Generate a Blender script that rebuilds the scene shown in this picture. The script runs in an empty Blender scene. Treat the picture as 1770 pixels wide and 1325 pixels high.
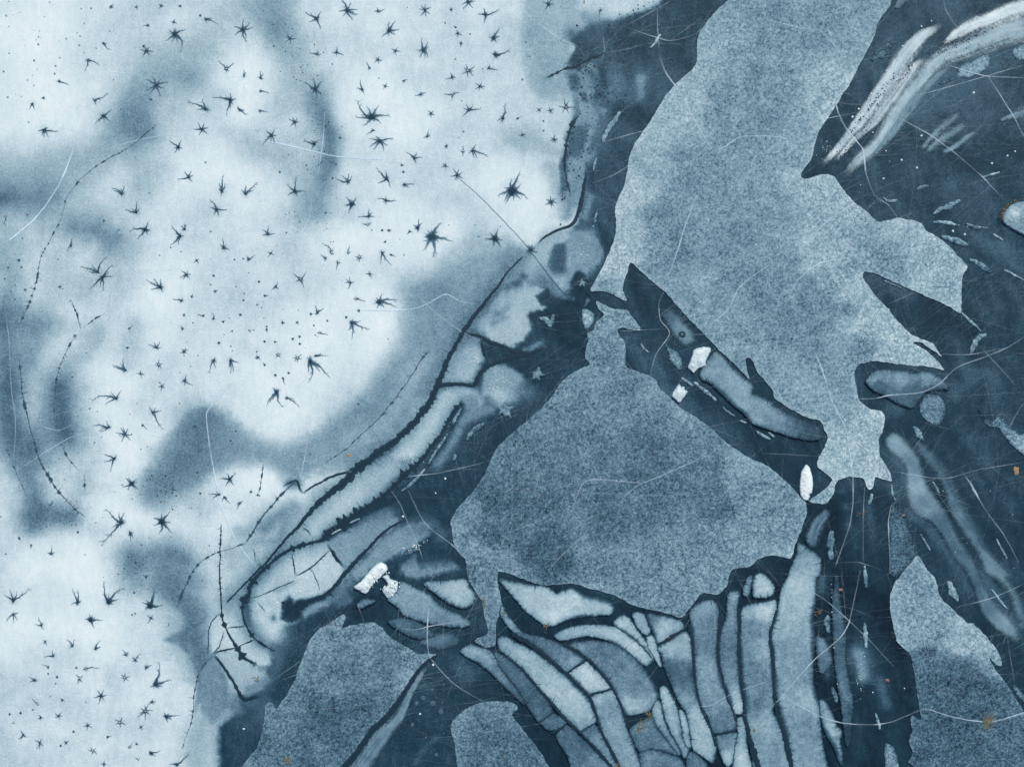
import bpy, math, random
import numpy as np
from mathutils import Vector, geometry

# ------------------------------------------------------------------ camera, sky, sun, exposure
SC = bpy.context.scene
COL = SC.collection
S = 0.02                       # metres per photo pixel
W0, H0 = 1770.0, 1325.0
def wx(x): return (x - W0 / 2) * S
def wy(y): return (H0 / 2 - y) * S

cam = bpy.data.cameras.new('Camera'); camo = bpy.data.objects.new('Camera', cam); COL.objects.link(camo)
cam.sensor_width = 36; cam.lens = 50; cam.clip_start = 1; cam.clip_end = 20000
camo.location = (0, 0, W0 * S * 50 / 36); camo.rotation_euler = (0, 0, 0)
SC.camera = camo
SUN_EL, SUN_AZ = 42, 25
world = bpy.data.worlds.new('World'); SC.world = world; world.use_nodes = True
wn = world.node_tree
sky = wn.nodes.new('ShaderNodeTexSky'); sky.sky_type = 'NISHITA'; sky.sun_disc = False
sky.sun_elevation = math.radians(SUN_EL); sky.sun_rotation = math.radians(SUN_AZ)
sky.air_density = 1.0; sky.dust_density = 1.0; sky.ozone_density = 1.0
bg = wn.nodes['Background']; bg.inputs['Strength'].default_value = 0.07
wn.links.new(sky.outputs[0], bg.inputs[0])
sl = bpy.data.lights.new('Sun', 'SUN'); sl.energy = 1.5; sl.angle = math.radians(14); sl.color = (1, .96, .9)
so = bpy.data.objects.new('Sun', sl); COL.objects.link(so); so.location = (0, 0, 60)
el, az = math.radians(SUN_EL), math.radians(SUN_AZ)
so.rotation_euler = Vector((-math.sin(az) * math.cos(el), -math.cos(az) * math.cos(el), -math.sin(el))).to_track_quat('-Z', 'Y').to_euler()
SC.view_settings.view_transform = 'Standard'; SC.view_settings.look = 'None'
SC.view_settings.exposure = 1.08; SC.view_settings.gamma = 1

# ------------------------------------------------------------------ small tools
rng = np.random.default_rng(7); R = random.Random(11)
X0 = [0, 440, 880, 1320]; Y0 = [0, 330, 660, 985]
KX, KY = 450 / 1754.0, 340 / 1325.0
def nums(s): return [float(v) for v in s.split()]
def P(t, s):
    """points read off an enlarged tile (column digit, row digit)"""
    v = nums(s); c, r = int(t[0]), int(t[1])
    return [(X0[c] + v[i] * KX, Y0[r] + v[i + 1] * KY) for i in range(0, len(v), 2)]
def Q(s):
    v = nums(s); return [(v[i], v[i + 1]) for i in range(0, len(v), 2)]

_tab = rng.random((256, 256))
def vnoise(x, y, f, seed=0):
    x = np.asarray(x, float) * f + seed * 17.31; y = np.asarray(y, float) * f + seed * 9.77
    xi = np.floor(x).astype(int); yi = np.floor(y).astype(int); u = x - xi; v = y - yi
    u = u * u * (3 - 2 * u); v = v * v * (3 - 2 * v)
    a = _tab[xi & 255, yi & 255]; b = _tab[(xi + 1) & 255, yi & 255]; c = _tab[xi & 255, (yi + 1) & 255]; d = _tab[(xi + 1) & 255, (yi + 1) & 255]
    return (a * (1 - u) + b * u) * (1 - v) + (c * (1 - u) + d * u) * v
def fbm(x, y, f, seed=0, o=3):
    t = 0; a = .5; n = 0
    for i in range(o): t = t + a * vnoise(x, y, f * 2 ** i, seed + i * 3); n += a; a *= .55
    return t / n
def smooth(a, b, x):
    t = np.clip((x - a) / (b - a), 0, 1); return t * t * (3 - 2 * t)
def segdist(X, Y, pts, closed=False, arc=False):
    d = np.full(X.shape, 1e9); s = np.zeros(X.shape); acc = 0.
    n = len(pts)
    for i in range(n if closed else n - 1):
        (ax, ay), (bx, by) = pts[i], pts[(i + 1) % n]
        dx, dy = bx - ax, by - ay; L = dx * dx + dy * dy + 1e-9
        t = np.clip(((X - ax) * dx + (Y - ay) * dy) / L, 0, 1)
        q = np.hypot(X - ax - t * dx, Y - ay - t * dy)
        if arc: s = np.where(q < d, acc + t * math.sqrt(L), s)
        acc += math.sqrt(L); d = np.minimum(d, q)
    return (d, s, acc) if arc else d
def inside(X, Y, pts):
    r = np.zeros(X.shape, bool); n = len(pts)
    for i in range(n):
        (ax, ay), (bx, by) = pts[i], pts[(i + 1) % n]
        if ay == by: continue
        c = (ay > Y) != (by > Y)
        r ^= c & (X < (bx - ax) * (Y - ay) / (by - ay) + ax)
    return r
def spline(pts, step=4., closed=False):
    """Catmull-Rom through the traced points, resampled"""
    n = len(pts); out = []
    p = [np.array(q, float) for q in pts]
    for i in range(n if closed else n - 1):
        p1, p2 = p[i], p[(i + 1) % n]
        p0 = p[i - 1] if (closed or i > 0) else p1
        p3 = p[(i + 2) % n] if (closed or i + 2 < n) else p2
        m = max(1, int(np.hypot(*(p2 - p1)) / step))
        for k in range(m):
            t = k / m
            a1 = (p2 - p0) * .4; a2 = (p3 - p1) * .4; L = np.hypot(*(p2 - p1)) + 1e-6
            for a in (a1, a2):
                h = np.hypot(*a)
                if h > L: a *= L / h
            q = p1 * (2 * t ** 3 - 3 * t * t + 1) + a1 * (t ** 3 - 2 * t * t + t) + p2 * (3 * t * t - 2 * t ** 3) + a2 * (t ** 3 - t * t)
            out.append((q[0], q[1]))
    if not closed: out.append(tuple(p[-1]))
    return out

# ------------------------------------------------------------------ materials (all procedural)
GAIN = 0.92
def lin(c):
    return [((v / 255 + .055) / 1.055) ** 2.4 if v > 10 else v / 255 / 12.92 for v in c]
TINT = (1.05, 1.02, .915)
STOPS = [(0, (11, 32, 48)), (.12, (31, 60, 77)), (.3, (73, 104, 124)), (.5, (121, 152, 169)), (.7, (166, 189, 202)), (.85, (202, 219, 227)), (1, (234, 242, 246))]
class NT:
    def __init__(s, name):
        s.m = bpy.data.materials.new(name); s.m.use_nodes = True; s.t = s.m.node_tree
        s.b = s.t.nodes['Principled BSDF']
    def n(s, kind, **kw):
        nd = s.t.nodes.new('ShaderNode' + kind)
        for k, v in kw.items():
            if k in nd.inputs: nd.inputs[k].default_value = v
            else: setattr(nd, k, v)
        return nd
    def l(s, a, b): s.t.links.new(a, b)
    def math(s, op, a, b=None, c=None):
        nd = s.t.nodes.new('ShaderNodeMath'); nd.operation = op
        for i, v in enumerate((a, b, c)):
            if v is None: continue
            if isinstance(v, (int, float)): nd.inputs[i].default_value = v
            else: s.l(v, nd.inputs[i])
        return nd.outputs[0]
    def attr(s, name):
        a = s.n('Attribute'); a.attribute_name = name; return a.outputs['Fac']
    def noise(s, px, detail=2, rough=.5, vec=None):
        a = s.n('TexNoise', Scale=1 / (px * S), Detail=detail, Roughness=rough)
        s.l(vec or s.pos(), a.inputs['Vector']); return a.outputs['Fac']
    def pos(s):
        if not hasattr(s, '_p'): s._p = s.n('NewGeometry').outputs['Position']
        return s._p
    def ramp(s, fac, stops=STOPS):
        r = s.n('ValToRGB'); e = r.color_ramp.elements
        while len(e) < len(stops): e.new(.5)
        for i, (p, c) in enumerate(stops):
            e[i].position = p; L = lin(c); e[i].color = [L[k] * GAIN * TINT[k] for k in range(3)] + [1]
        s.l(fac, r.inputs[0]); return r.outputs[0]
    def bump(s, h, dist, st=.5):
        b = s.n('Bump', Strength=st, Distance=dist); s.l(h, b.inputs['Height']); s.l(b.outputs[0], s.b.inputs['Normal'])

def mat_lake():
    m = NT('lake_ice'); t = m.attr('tone')
    mp = m.n('Mapping'); mp.inputs['Scale'].default_value = (1, .28, 1); mp.inputs['Rotation'].default_value = (0, 0, .5); m.l(m.pos(), mp.inputs[0])
    f1 = m.noise(3.4, 2, .65); f2 = m.noise(13, 4, .62); f3 = m.noise(70, 5, .62); f4 = m.noise(8, 3, .6, mp.outputs[0])
    # the cloudy ice is most grainy at middle tones
    mid = m.math('MULTIPLY', t, m.math('SUBTRACT', 1.0, t))
    g = m.math('ADD', m.math('MULTIPLY', m.math('SUBTRACT', f1, .5), m.math('MULTIPLY_ADD', mid, 1.5, .05)),
               m.math('ADD', m.math('MULTIPLY', m.math('SUBTRACT', f2, .5), m.math('MULTIPLY_ADD', mid, .62, .05)),
                      m.math('ADD', m.math('MULTIPLY', m.math('SUBTRACT', f3, .5), m.math('MULTIPLY_ADD', mid, .7, .10)),
                             m.math('MULTIPLY', m.math('SUBTRACT', f4, .5), .12))))
    tt = m.math('ADD', t, g)
    m.l(m.ramp(tt), m.b.inputs['Base Color'])
    m.l(m.math('MULTIPLY_ADD', t, .3, .5), m.b.inputs['Roughness']); m.b.inputs['Specular IOR Level'].default_value = .15
    m.bump(f1, .004, .3); return m.m
def mat_frost():
    m = NT('frost_rough_ice'); t = m.attr('tone'); c = m.attr('coarse')
    f1 = m.noise(2.9, 2, .75); f2 = m.noise(6.5, 4, .7); f3 = m.noise(34, 5, .65)
    v = m.n('TexVoronoi', Scale=1 / (10 * S)); v.feature = 'DISTANCE_TO_EDGE'
    dn = m.n('TexNoise', Scale=1 / (7 * S), Detail=2.0); m.l(m.pos(), dn.inputs['Vector'])
    ad = m.n('VectorMath'); ad.operation = 'MULTIPLY_ADD'; ad.inputs[1].default_value = (.22,) * 3
    m.l(dn.outputs['Color'], ad.inputs[0]); m.l(m.pos(), ad.inputs[2]); m.l(ad.outputs[0], v.inputs['Vector'])
    lines = m.n('MapRange'); lines.inputs[1].default_value = 0; lines.inputs[2].default_value = .16; lines.inputs[3].default_value = 1; lines.inputs[4].default_value = 0
    m.l(v.outputs['Distance'], lines.inputs[0])
    g = m.math('MULTIPLY', m.math('SUBTRACT', f1, .5), .8)
    g = m.math('ADD', g, m.math('MULTIPLY', m.math('SUBTRACT', f2, .5), .55))
    g = m.math('ADD', g, m.math('MULTIPLY', m.math('SUBTRACT', f3, .5), .36))
    g = m.math('ADD', g, m.math('MULTIPLY', m.math('MULTIPLY', lines.outputs[0], c), -.13))
    pit = m.n('MapRange'); pit.inputs[1].default_value = .47; pit.inputs[2].default_value = .30; pit.inputs[3].default_value = 0; pit.inputs[4].default_value = 1
    m.l(m.noise(4.2, 3, .75), pit.inputs[0]); zone = m.noise(48, 3, .6)
    g = m.math('ADD', g, m.math('MULTIPLY', pit.outputs[0], m.math('MULTIPLY_ADD', zone, -.55, .09)))
    m.l(m.ramp(m.math('ADD', m.math('ADD', t, .03), g)), m.b.inputs['Base Color'])
    m.b.inputs['Roughness'].default_value = .75; m.b.inputs['Specular IOR Level'].default_value = .2
    m.bump(f2, .02, .35); return m.m
def mat_plate():
    m = NT('banded_ice'); t = m.attr('tone')
    f1 = m.noise(3.2, 2, .65); f2 = m.noise(11, 4, .65); f3 = m.noise(45, 4, .65)
    mid = m.math('MULTIPLY', t, m.math('SUBTRACT', 1.0, t))
    g = m.math('ADD', m.math('MULTIPLY', m.math('SUBTRACT', f1, .5), m.math('MULTIPLY_ADD', mid, 1.5, .05)),
               m.math('ADD', m.math('MULTIPLY', m.math('SUBTRACT', f2, .5), m.math('MULTIPLY_ADD', mid, 1.1, .04)), m.math('MULTIPLY', m.math('SUBTRACT', f3, .5), m.math('MULTIPLY_ADD', mid, .7, .03))))
    m.l(m.ramp(m.math('ADD', t, g)), m.b.inputs['Base Color'])
    m.b.inputs['Roughness'].default_value = .6; m.b.inputs['Specular IOR Level'].default_value = .25
    m.bump(f1, .006, .3); return m.m
def mat_feather():
    # granular white ice: the grain decides where the white begins
    m = NT('granular_streak_ice'); t = m.attr('tone'); q = m.attr('cover')
    f1 = m.noise(2.6, 2, .75); f2 = m.noise(9, 4, .7)
    g = m.math('ADD', m.math('MULTIPLY', m.math('SUBTRACT', f1, .5), 1.5), m.math('MULTIPLY', m.math('SUBTRACT', f2, .5), .9))
    edge = m.math('MULTIPLY', q, m.math('SUBTRACT', 1.0, q))
    q2 = m.math('ADD', q, m.math('MULTIPLY', g, m.math('MULTIPLY_ADD', edge, 2.9, .03)))
    q2 = m.math('MINIMUM', m.math('MAXIMUM', q2, 0.0), 1.0)
    m.l(m.ramp(m.math('ADD', t, m.math('MULTIPLY', g, .12))), m.b.inputs['Base Color']); m.l(q2, m.b.inputs['Alpha'])
    m.b.inputs['Roughness'].default_value = .6; m.b.inputs['Specular IOR Level'].default_value = .25; return m.m
def mat_dark():
    m = NT('crack_ice'); t = m.attr('tone'); f = m.noise(3, 2)
    m.l(m.ramp(m.math('ADD', t, m.math('MULTIPLY', m.math('SUBTRACT', f, .5), .1))), m.b.inputs['Base Color'])
    m.b.inputs['Roughness'].default_value = .55; m.b.inputs['Specular IOR Level'].default_value = .25; return m.m
def mat_hair():
    m = NT('hairline_frost'); a = m.attr('alpha'); f = m.noise(7, 3, .7)
    m.b.inputs['Base Color'].default_value = (.64, .78, .84, 1); m.b.inputs['Roughness'].default_value = .7
    m.l(m.math('MULTIPLY', a, m.math('MULTIPLY_ADD', f, 1.5, .2)), m.b.inputs['Alpha']); return m.m
def mat_snow():
    m = NT('snow_white_ice'); t = m.attr('tone'); f = m.noise(5, 4, .6)
    m.l(m.ramp(m.math('ADD', t, m.math('MULTIPLY', m.math('SUBTRACT', f, .5), .55))), m.b.inputs['Base Color'])
    m.b.inputs['Roughness'].default_value = .7; m.bump(f, .06, .6); return m.m
def mat_weed(name, c1, c2):
    m = NT(name); f = m.noise(3, 2); r = m.n('ValToRGB'); r.color_ramp.elements[0].position = .3; r.color_ramp.elements[1].position = .7
    r.color_ramp.elements[0].color = lin(c1) + [1]; r.color_ramp.elements[1].color = lin(c2) + [1]
    m.l(f, r.inputs[0]); m.l(r.outputs[0], m.b.inputs['Base Color']); m.b.inputs['Roughness'].default_value = .8; return m.m
M = dict(lake=mat_lake(), frost=mat_frost(), plate=mat_plate(), feather=mat_feather(), dark=mat_dark(), hair=mat_hair(), snow=mat_snow(),
         weed=mat_weed('dry_weed', (112, 106, 80), (150, 136, 98)), orange=mat_weed('dry_grass', (134, 106, 68), (176, 144, 96)),
         pink=mat_weed('red_scrap', (120, 92, 88), (150, 116, 106)))

# ------------------------------------------------------------------ object making
def mesh_obj(name, V, F, mat, parent=None, attrs=None, smooth_faces=True):
    me = bpy.data.meshes.new(name)
    V = np.asarray(V, np.float32)
    if isinstance(F, np.ndarray):
        k = F.shape[1]; me.vertices.add(len(V)); me.vertices.foreach_set('co', V.ravel())
        me.loops.add(F.size); me.loops.foreach_set('vertex_index', F.ravel().astype(np.int32))
        me.polygons.add(len(F)); me.polygons.foreach_set('loop_start', np.arange(0, F.size, k, dtype=np.int32)); me.update(calc_edges=True)
    else:
        me.from_pydata(V.tolist(), [], F); me.update()
    for k, v in (attrs or {}).items():
        a = me.attributes.new(k, 'FLOAT', 'POINT'); a.data.foreach_set('value', np.asarray(v, np.float32))
    me.materials.append(mat)
    if smooth_faces: me.polygons.foreach_set('use_smooth', np.ones(len(me.polygons), bool))
    o = bpy.data.objects.new(name, me); COL.objects.link(o)
    if parent: o.parent = parent
    return o
def tag(o, label=None, cat=None, group=None, kind=None):
    if label: o['label'] = label
    if cat: o['category'] = cat
    if group: o['group'] = group
    if kind: o['kind'] = kind
    return o
def empty(name, px, py, z=0):
    o = bpy.data.objects.new(name, None); COL.objects.link(o); o.location = (wx(px), wy(py), z); o.empty_display_size = .2; return o
# ------------------------------------------------------------------ the lake: white snow ice, blue cloudy ice and clear dark ice in one sheet
OPS = []
def ST(path, r, tone, k=1., warp=1.): OPS.append(('s', path, r, tone, k, warp))
def RG(poly, soft, tone, k=1., warp=.3, comb=0.): OPS.append(('r', poly, soft, tone, k, warp, comb))
def GX_(x0, y0, k, s): return [(x0 + x / k, y0 + y / k) for x, y in Q(s)]
def TA(s): return GX_(880, 60, 4.909, s)
def TB(s): return GX_(560, 700, 5.522, s)
def TC(s): return GX_(400, 920, 5.522, s)
def TD(s): return GX_(850, 380, 4.419, s)
def lake_tone(X, Y):
    X = np.asarray(X, float); Y = np.asarray(Y, float); shp = X.shape; X = X.ravel(); Y = Y.ravel()
    t = .83 + .22 * (fbm(X, Y, 1 / 120., 1, 4) - .5) + .10 * (fbm(X + .3 * Y, Y, 1 / 34., 2) - .5)
    Wx = (fbm(X, Y, 1 / 90., 5, 4) - .5) * 46; Wy = (fbm(X, Y, 1 / 90., 6, 4) - .5) * 46
    fine = (fbm(X, Y, 1 / 7., 8, 2) - .5)
    for k, pts, r, tone, st, wp, *cm in OPS:
        a = np.array(pts); m = (r * 2.6 if k == 's' else r * 1.2) + 32 * wp
        idx = np.nonzero((X > a[:, 0].min() - m) & (X < a[:, 0].max() + m) & (Y > a[:, 1].min() - m) & (Y < a[:, 1].max() + m))[0]
        if not len(idx): continue
        x = X[idx] + Wx[idx] * wp; y = Y[idx] + Wy[idx] * wp
        if k == 's':
            w = st * np.exp(-(segdist(x, y, pts) / r) ** 2) if len(pts) > 1 else st * np.exp(-(((x - a[0, 0]) ** 2 + (y - a[0, 1]) ** 2) / r ** 2))
        else:
            d = segdist(x, y, pts, True); d = np.where(inside(x, y, pts), d, -d)
            d = d + fine[idx] * r * .8
            if cm and cm[0]: d = d + (fbm(X[idx], Y[idx], 1 / 8., 61, 3) - .5) * 2.6 * cm[0]
            w = st * smooth(-r, r, d)
        t[idx] = t[idx] * (1 - w) + tone * w
    # the clear ice is layered: long faint veils drawn out along the flow
    u = X * .5 + Y * .87; v = X * .87 - Y * .5; dk = smooth(.32, .12, t) * smooth(900, 1000, X + (1325 - Y) * .0)
    t = t + dk * (.16 * (fbm(v / 3.2 + (fbm(X, Y, 1 / 120., 71) - .5) * 30, u / 16., .11, 70, 4) - .5) + .05 * (fbm(X, Y, 1 / 160., 73) - .5) + .05 * smooth(1000, 100, Y) - .022)
    return t.reshape(shp)

# --- grey zone under the white lobes, as far as the long main crack
RG(Q('805 452 760 475 712 490 702 520 690 560 668 630 640 680 600 720 550 750 505 766 455 758 420 742 385 716 355 704 325 718 290 750 262 790 240 835 250 868 285 876 320 856 360 828 400 806 440 806 480 822 505 836 545 815 600 812 660 772 700 735 745 690 775 640 805 580 840 520 880 470 905 440 880 415 850 430'), 17, .43, .95, .35)
ST(Q('700 500 720 540 690 610 650 680 590 735'), 26, .40, .6)
ST(Q('790 480 830 480 800 540 770 600'), 26, .50, .6)
ST(Q('560 790 640 750 700 690 745 630'), 22, .58, .75)
ST(Q('460 770 520 780 580 770'), 22, .40, .6)
ST(Q('340 735 335 790 300 825 270 850'), 40, .32, .7)
ST(Q('400 770 440 780'), 26, .38, .5)
ST(Q('780 445 830 440 862 420'), 22, .56, .5)
ST(Q('530 800 570 796 600 800'), 10, .55, .5)
# --- blue clouds in the white ice
ST(Q('-40 340 20 325 60 318'), 56, .08, .97); ST(Q('-40 300 40 285 110 272 180 258 240 240'), 30, .40, .8)
ST(Q('60 320 100 300 150 290'), 30, .42, .55); ST(Q('205 215 235 195 255 150 290 120 320 125'), 36, .40, .85); ST(Q('215 205 245 225'), 28, .26, .75)
ST(Q('230 260 260 290 250 320'), 26, .58, .6); ST(Q('330 95 380 60 410 40'), 28, .60, .6)
ST(Q('450 -30 470 20 480 55'), 40, .42, .85); ST(Q('505 110 530 140'), 36, .56, .7); ST(Q('560 75 600 60'), 30, .66, .5)
ST(Q('552 170 560 215 567 250 556 300 545 345'), 24, .20, .92); ST(Q('500 170 470 210 480 260 520 240'), 36, .62, .6); ST(Q('420 250 400 235'), 22, .6, .6)
ST(Q('530 330 515 370 545 350'), 22, .45, .6); ST(Q('440 270 470 290 500 270'), 20, .68, .5)
ST(Q('590 90 640 90'), 18, .66, .4)
ST(Q('130 395 165 392 200 410 190 430'), 30, .34, .9); ST(Q('150 360 145 385'), 20, .52, .6); ST(Q('200 440 215 500 205 540'), 26, .62, .6); ST(Q('175 470 150 510'), 26, .64, .6)
ST(Q('10 430 20 480 12 540'), 26, .48, .75); ST(Q('8 560 20 620 10 700 15 770'), 36, .26, .92); ST(Q('45 560 65 575'), 32, .38, .8); ST(Q('40 640 30 600'), 22, .5, .6)
ST(Q('165 570 145 620 125 650'), 20, .52, .7); ST(Q('105 680 100 715 110 745'), 36, .22, .95); ST(Q('70 750 90 770'), 26, .52, .6)
ST(Q('50 770 50 830 65 880'), 30, .34, .9); ST(Q('55 905 100 900 135 895'), 28, .28, .9); ST(Q('150 860 155 830'), 20, .56, .6); ST(Q('180 790 170 830'), 24, .66, .5)
ST(Q('235 965 270 955 310 965'), 34, .24, .95); ST(Q('255 1000 300 1000'), 26, .42, .7); ST(Q('275 860 268 880'), 20, .38, .7)
ST(Q('320 870 350 880 380 850'), 24, .66, .6); ST(Q('300 1010 335 1060 330 1110 350 1150'), 34, .32, .95); ST(Q('320 985 335 1000'), 24, .42, .7)
ST(Q('270 1060 290 1080'), 20, .52, .6); ST(Q('190 900 170 930'), 22, .7, .4); ST(Q('410 915 440 905 470 880'), 16, .5, .6)
ST(Q('440 935 405 960 395 950'), 20, .52, .6); ST(Q('160 1000 100 960'), 40, .9, .5)
ST(Q('95 1215 120 1215'), 30, .72, .5); ST(Q('195 1155 200 1175'), 24, .7, .5); ST(Q('0 1330 60 1330'), 40, .72, .5)
RG(P('03', '1100 470 1190 500 1270 560 1330 640 1345 690 1370 760 1400 690 1440 580 1480 600 1530 720 1530 850 1490 1000 1440 1050 1380 1000 1340 900 1310 980 1330 700 1250 500 1330 420 1400 300'), 5, .34, .85, .05)
ST(P('03', '1380 700 1420 800 1440 920'), 20, .38, .7); ST(P('03', '1400 1010 1330 1080 1330 1250'), 26, .60, .85); ST(P('03', '1455 1060 1465 1200 1480 1325'), 12, .5, .6)
# --- grey strip at the top, beside the dark channel
RG(Q('908 -40 903 30 906 90 915 150 935 175 985 170 992 120 986 80 1000 50 1003 -40'), 10, .60, .9, .3); ST(Q('925 70 950 110 960 150'), 30, .52, .6)
ST(Q('885 255 930 262 975 260'), 16, .56, .7); ST(Q('900 300 960 300'), 16, .78, .5); ST(Q('885 60 880 120'), 14, .8, .5)
ST(Q('960 290 972 320 985 345'), 14, .5, .7); ST(Q('870 400 900 400'), 14, .8, .5)
# --- brightest white ice
for p, r in (('30 40 50 180', 110), ('420 130 430 190', 46), ('640 160 690 210', 60), ('330 300 420 300', 40), ('600 400 690 400', 50), ('260 560 300 480', 50), ('470 640 560 560', 70), ('480 720 500 700', 45),
             ('190 880 260 910', 40), ('60 985 160 985', 34), ('640 520 660 590', 40), ('400 840 450 840', 30), ('30 1100 180 1090', 50), ('750 430 780 400', 26), ('190 650 215 780', 40), ('860 310 920 350', 40)):
    ST(Q(p), r * 1.2, .97, .75)
for p, r, t_, k_ in (('440 260 500 285 530 290', 34, .64, .6), ('480 380 500 420', 26, .70, .5), ('790 60 800 140', 30, .74, .5), ('700 120 740 130', 24, .76, .4), ('870 240 930 250', 26, .60, .6), ('560 330 600 360', 24, .70, .5), ('350 500 380 470', 30, .78, .5), ('240 560 220 620', 20, .62, .6), ('100 430 90 500', 22, .72, .5), ('290 620 250 700', 22, .76, .4), ('420 590 480 610', 24, .78, .5), ('820 420 860 460', 30, .60, .6), ('60 1130 110 1130', 26, .76, .5), ('200 1240 260 1260', 30, .77, .5), ('300 170 290 210', 22, .62, .5), ('180 60 230 40', 34, .78, .6), ('280 110 330 90', 24, .66, .5), ('520 500 560 480', 30, .80, .5), ('380 160 370 220', 18, .70, .4), ('20 400 40 430', 20, .6, .5)):
    ST(Q(p), r, t_, k_)
# --- clear dark ice
RG(Q('1165 -60 1140 8 1100 22 1060 36 1020 40 1004 56 994 82 986 104 986 130 992 165 990 205 988 255 1000 310 1004 352 998 388 980 398 950 408 932 418 917 432 872 482 836 530 800 592 770 652 742 702 690 752 662 777 612 815 562 862 512 915 470 962 432 1010 418 1045 424 1080 450 1112 440 1120 410 1126 378 1130 394 1160 412 1195 420 1230 395 1240 378 1255 378 1400 1860 1400 1860 -60'), 7, .125, 1., .06)
RG(Q('1000 0 1050 5 1100 -10 1120 -60 1000 -60'), 10, .8, .8, .1)
# dark channel
ST(P('20', '1150 200 1050 400 900 700 800 900 700 1100 650 1325'), 40, .12, .7); ST(Q('1075 60 1140 40'), 30, .15, .6)
ST(P('20', '560 150 640 170'), 18, .32, .6); ST(P('20', '500 470 510 600 520 720'), 10, .42, .9); ST(P('20', '560 470 590 560'), 14, .36, .7); ST(P('20', '700 530 740 570 690 620'), 18, .36, .9)
ST(P('20', '880 550 850 650'), 12, .48, .95, .4); ST(P('20', '440 500 450 590'), 9, .22, .7); ST(P('20', '580 700 600 760 560 900 520 1040'), 15, .46, .95, .3); ST(P('20', '440 1000 450 1150 470 1300'), 12, .48, .9, .3)
ST(P('20', '470 850 440 960'), 14, .30, .8, .4); ST(P('20', '420 830 395 930 380 1030 370 1150 395 1290'), 5, .16, .7); ST(P('21', '420 0 440 90 400 180'), 12, .40, .8); ST(P('21', '540 40 510 180'), 8, .42, .9, .3)
ST(P('20', '640 350 700 360'), 22, .12, .6); ST(P('20', '430 260 520 280'), 14, .14, .7)
# head of the long band, mottled
RG(P('21', '200 355 300 295 400 275 520 290 600 350 640 430 590 520 520 590 470 560 400 640 370 690 300 640 180 600 90 560 0 640 -100 650 -60 540 60 440 110 400'), 9, .58, .95, .15)
ST(P('21', '220 340 300 300 400 280'), 9, .74, .8); ST(P('21', '120 470 190 440'), 14, .78, .8); ST(P('21', '330 400 340 480 300 520'), 14, .22, .85); ST(P('21', '330 390'), 9, .14, .6)
ST(P('21', '560 320 590 400'), 9, .46, .8); ST(P('21', '500 330 440 380'), 14, .44, .7); ST(P('21', '490 430 430 520 390 620'), 10, .66, .8); ST(P('21', '260 590 150 600'), 12, .44, .8)
ST(P('21', '490 560 500 650 440 640'), 14, .12, .95); ST(P('21', '600 470 560 560'), 6, .2, .8)
# pale lobes between the cracks
RG(P('11', '1754 660 1640 680 1570 780 1500 870 1440 930 1500 950 1620 1000 1754 1060 1900 1000 1920 850 1960 780 1900 650 1820 620'), 10, .68, .95, .2)
ST(P('21', '30 850 100 900 60 980'), 20, .74, .8); ST(P('21', '130 640 200 660 280 640 340 650'), 14, .60, .8); ST(P('21', '240 700 250 740'), 14, .12, .95, .4); ST(P('21', '140 840 200 800 280 790 340 740'), 10, .12, .9, .4)
ST(P('21', '160 870 130 990 20 1050'), 7, .12, .8); ST(P('21', '200 1010 180 1050 110 1080'), 11, .44, .9, .4); ST(P('21', '0 1230 40 1270 0 1300'), 14, .60, .9); ST(P('11', '1600 860 1700 800'), 9, .34, .6)
RG(P('11', '1340 1080 1400 1000 1500 1000 1540 1130 1500 1200 1470 1290 1300 1290 1250 1300 1290 1180'), 8, .64, .95, .15)
ST(P('11', '1480 1010 1400 1060'), 12, .42, .6)
RG(P('11', '1600 1200 1680 1160 1754 1180 1800 1260 1760 1330 1720 1420 1660 1460 1600 1400 1520 1390 1540 1280'), 9, .62, .95, .2)
ST(P('12', '1640 30 1680 80 1640 110'), 14, .76, .7); ST(P('22', '0 30 40 70 10 120'), 14, .62, .85); ST(P('22', '60 60 120 80'), 14, .32, .7)
# tongue below the inner crack, softly fading to the right
RG(P('12', '1250 60 1400 40 1500 60 1540 120 1560 180 1500 230 1430 260 1420 190 1400 130 1340 190 1300 300 1240 380 1170 460 1120 520 1040 590 990 620 930 520 960 400 1060 300 1180 180'), 7, .64, .98, .05)
ST(P('12', '1470 90 1480 180 1430 260 1380 330 1330 420 1270 500 1220 560'), 10, .40, .8, .3); ST(P('12', '1600 170 1540 220'), 12, .36, .7)
ST(P('12', '1150 230 1050 400 1020 480'), 24, .74, .8, .4); ST(P('12', '1350 60 1450 80'), 12, .70, .6)
# outer crescents by the main crack
ST(P('12', '600 650 450 740 330 860 200 1000'), 14, .80, .9, .2); ST(P('12', '250 800 180 860'), 22, .84, .8); ST(P('12', '60 980 160 900 240 850'), 12, .38, .8, .3); ST(P('12', '130 1000 240 870'), 10, .46, .7)
ST(P('12', '230 690 270 690'), 10, .26, .9, .3); ST(P('12', '20 1050 120 1060'), 9, .5, .6)
ST(Q('398 1010 410 985 430 965'), 18, .72, .7); ST(P('03', '1560 300 1580 440'), 16, .8, .9); ST(P('03', '1540 560 1640 680'), 18, .74, .9); ST(P('03', '1620 800 1700 720'), 12, .55, .8)
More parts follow.
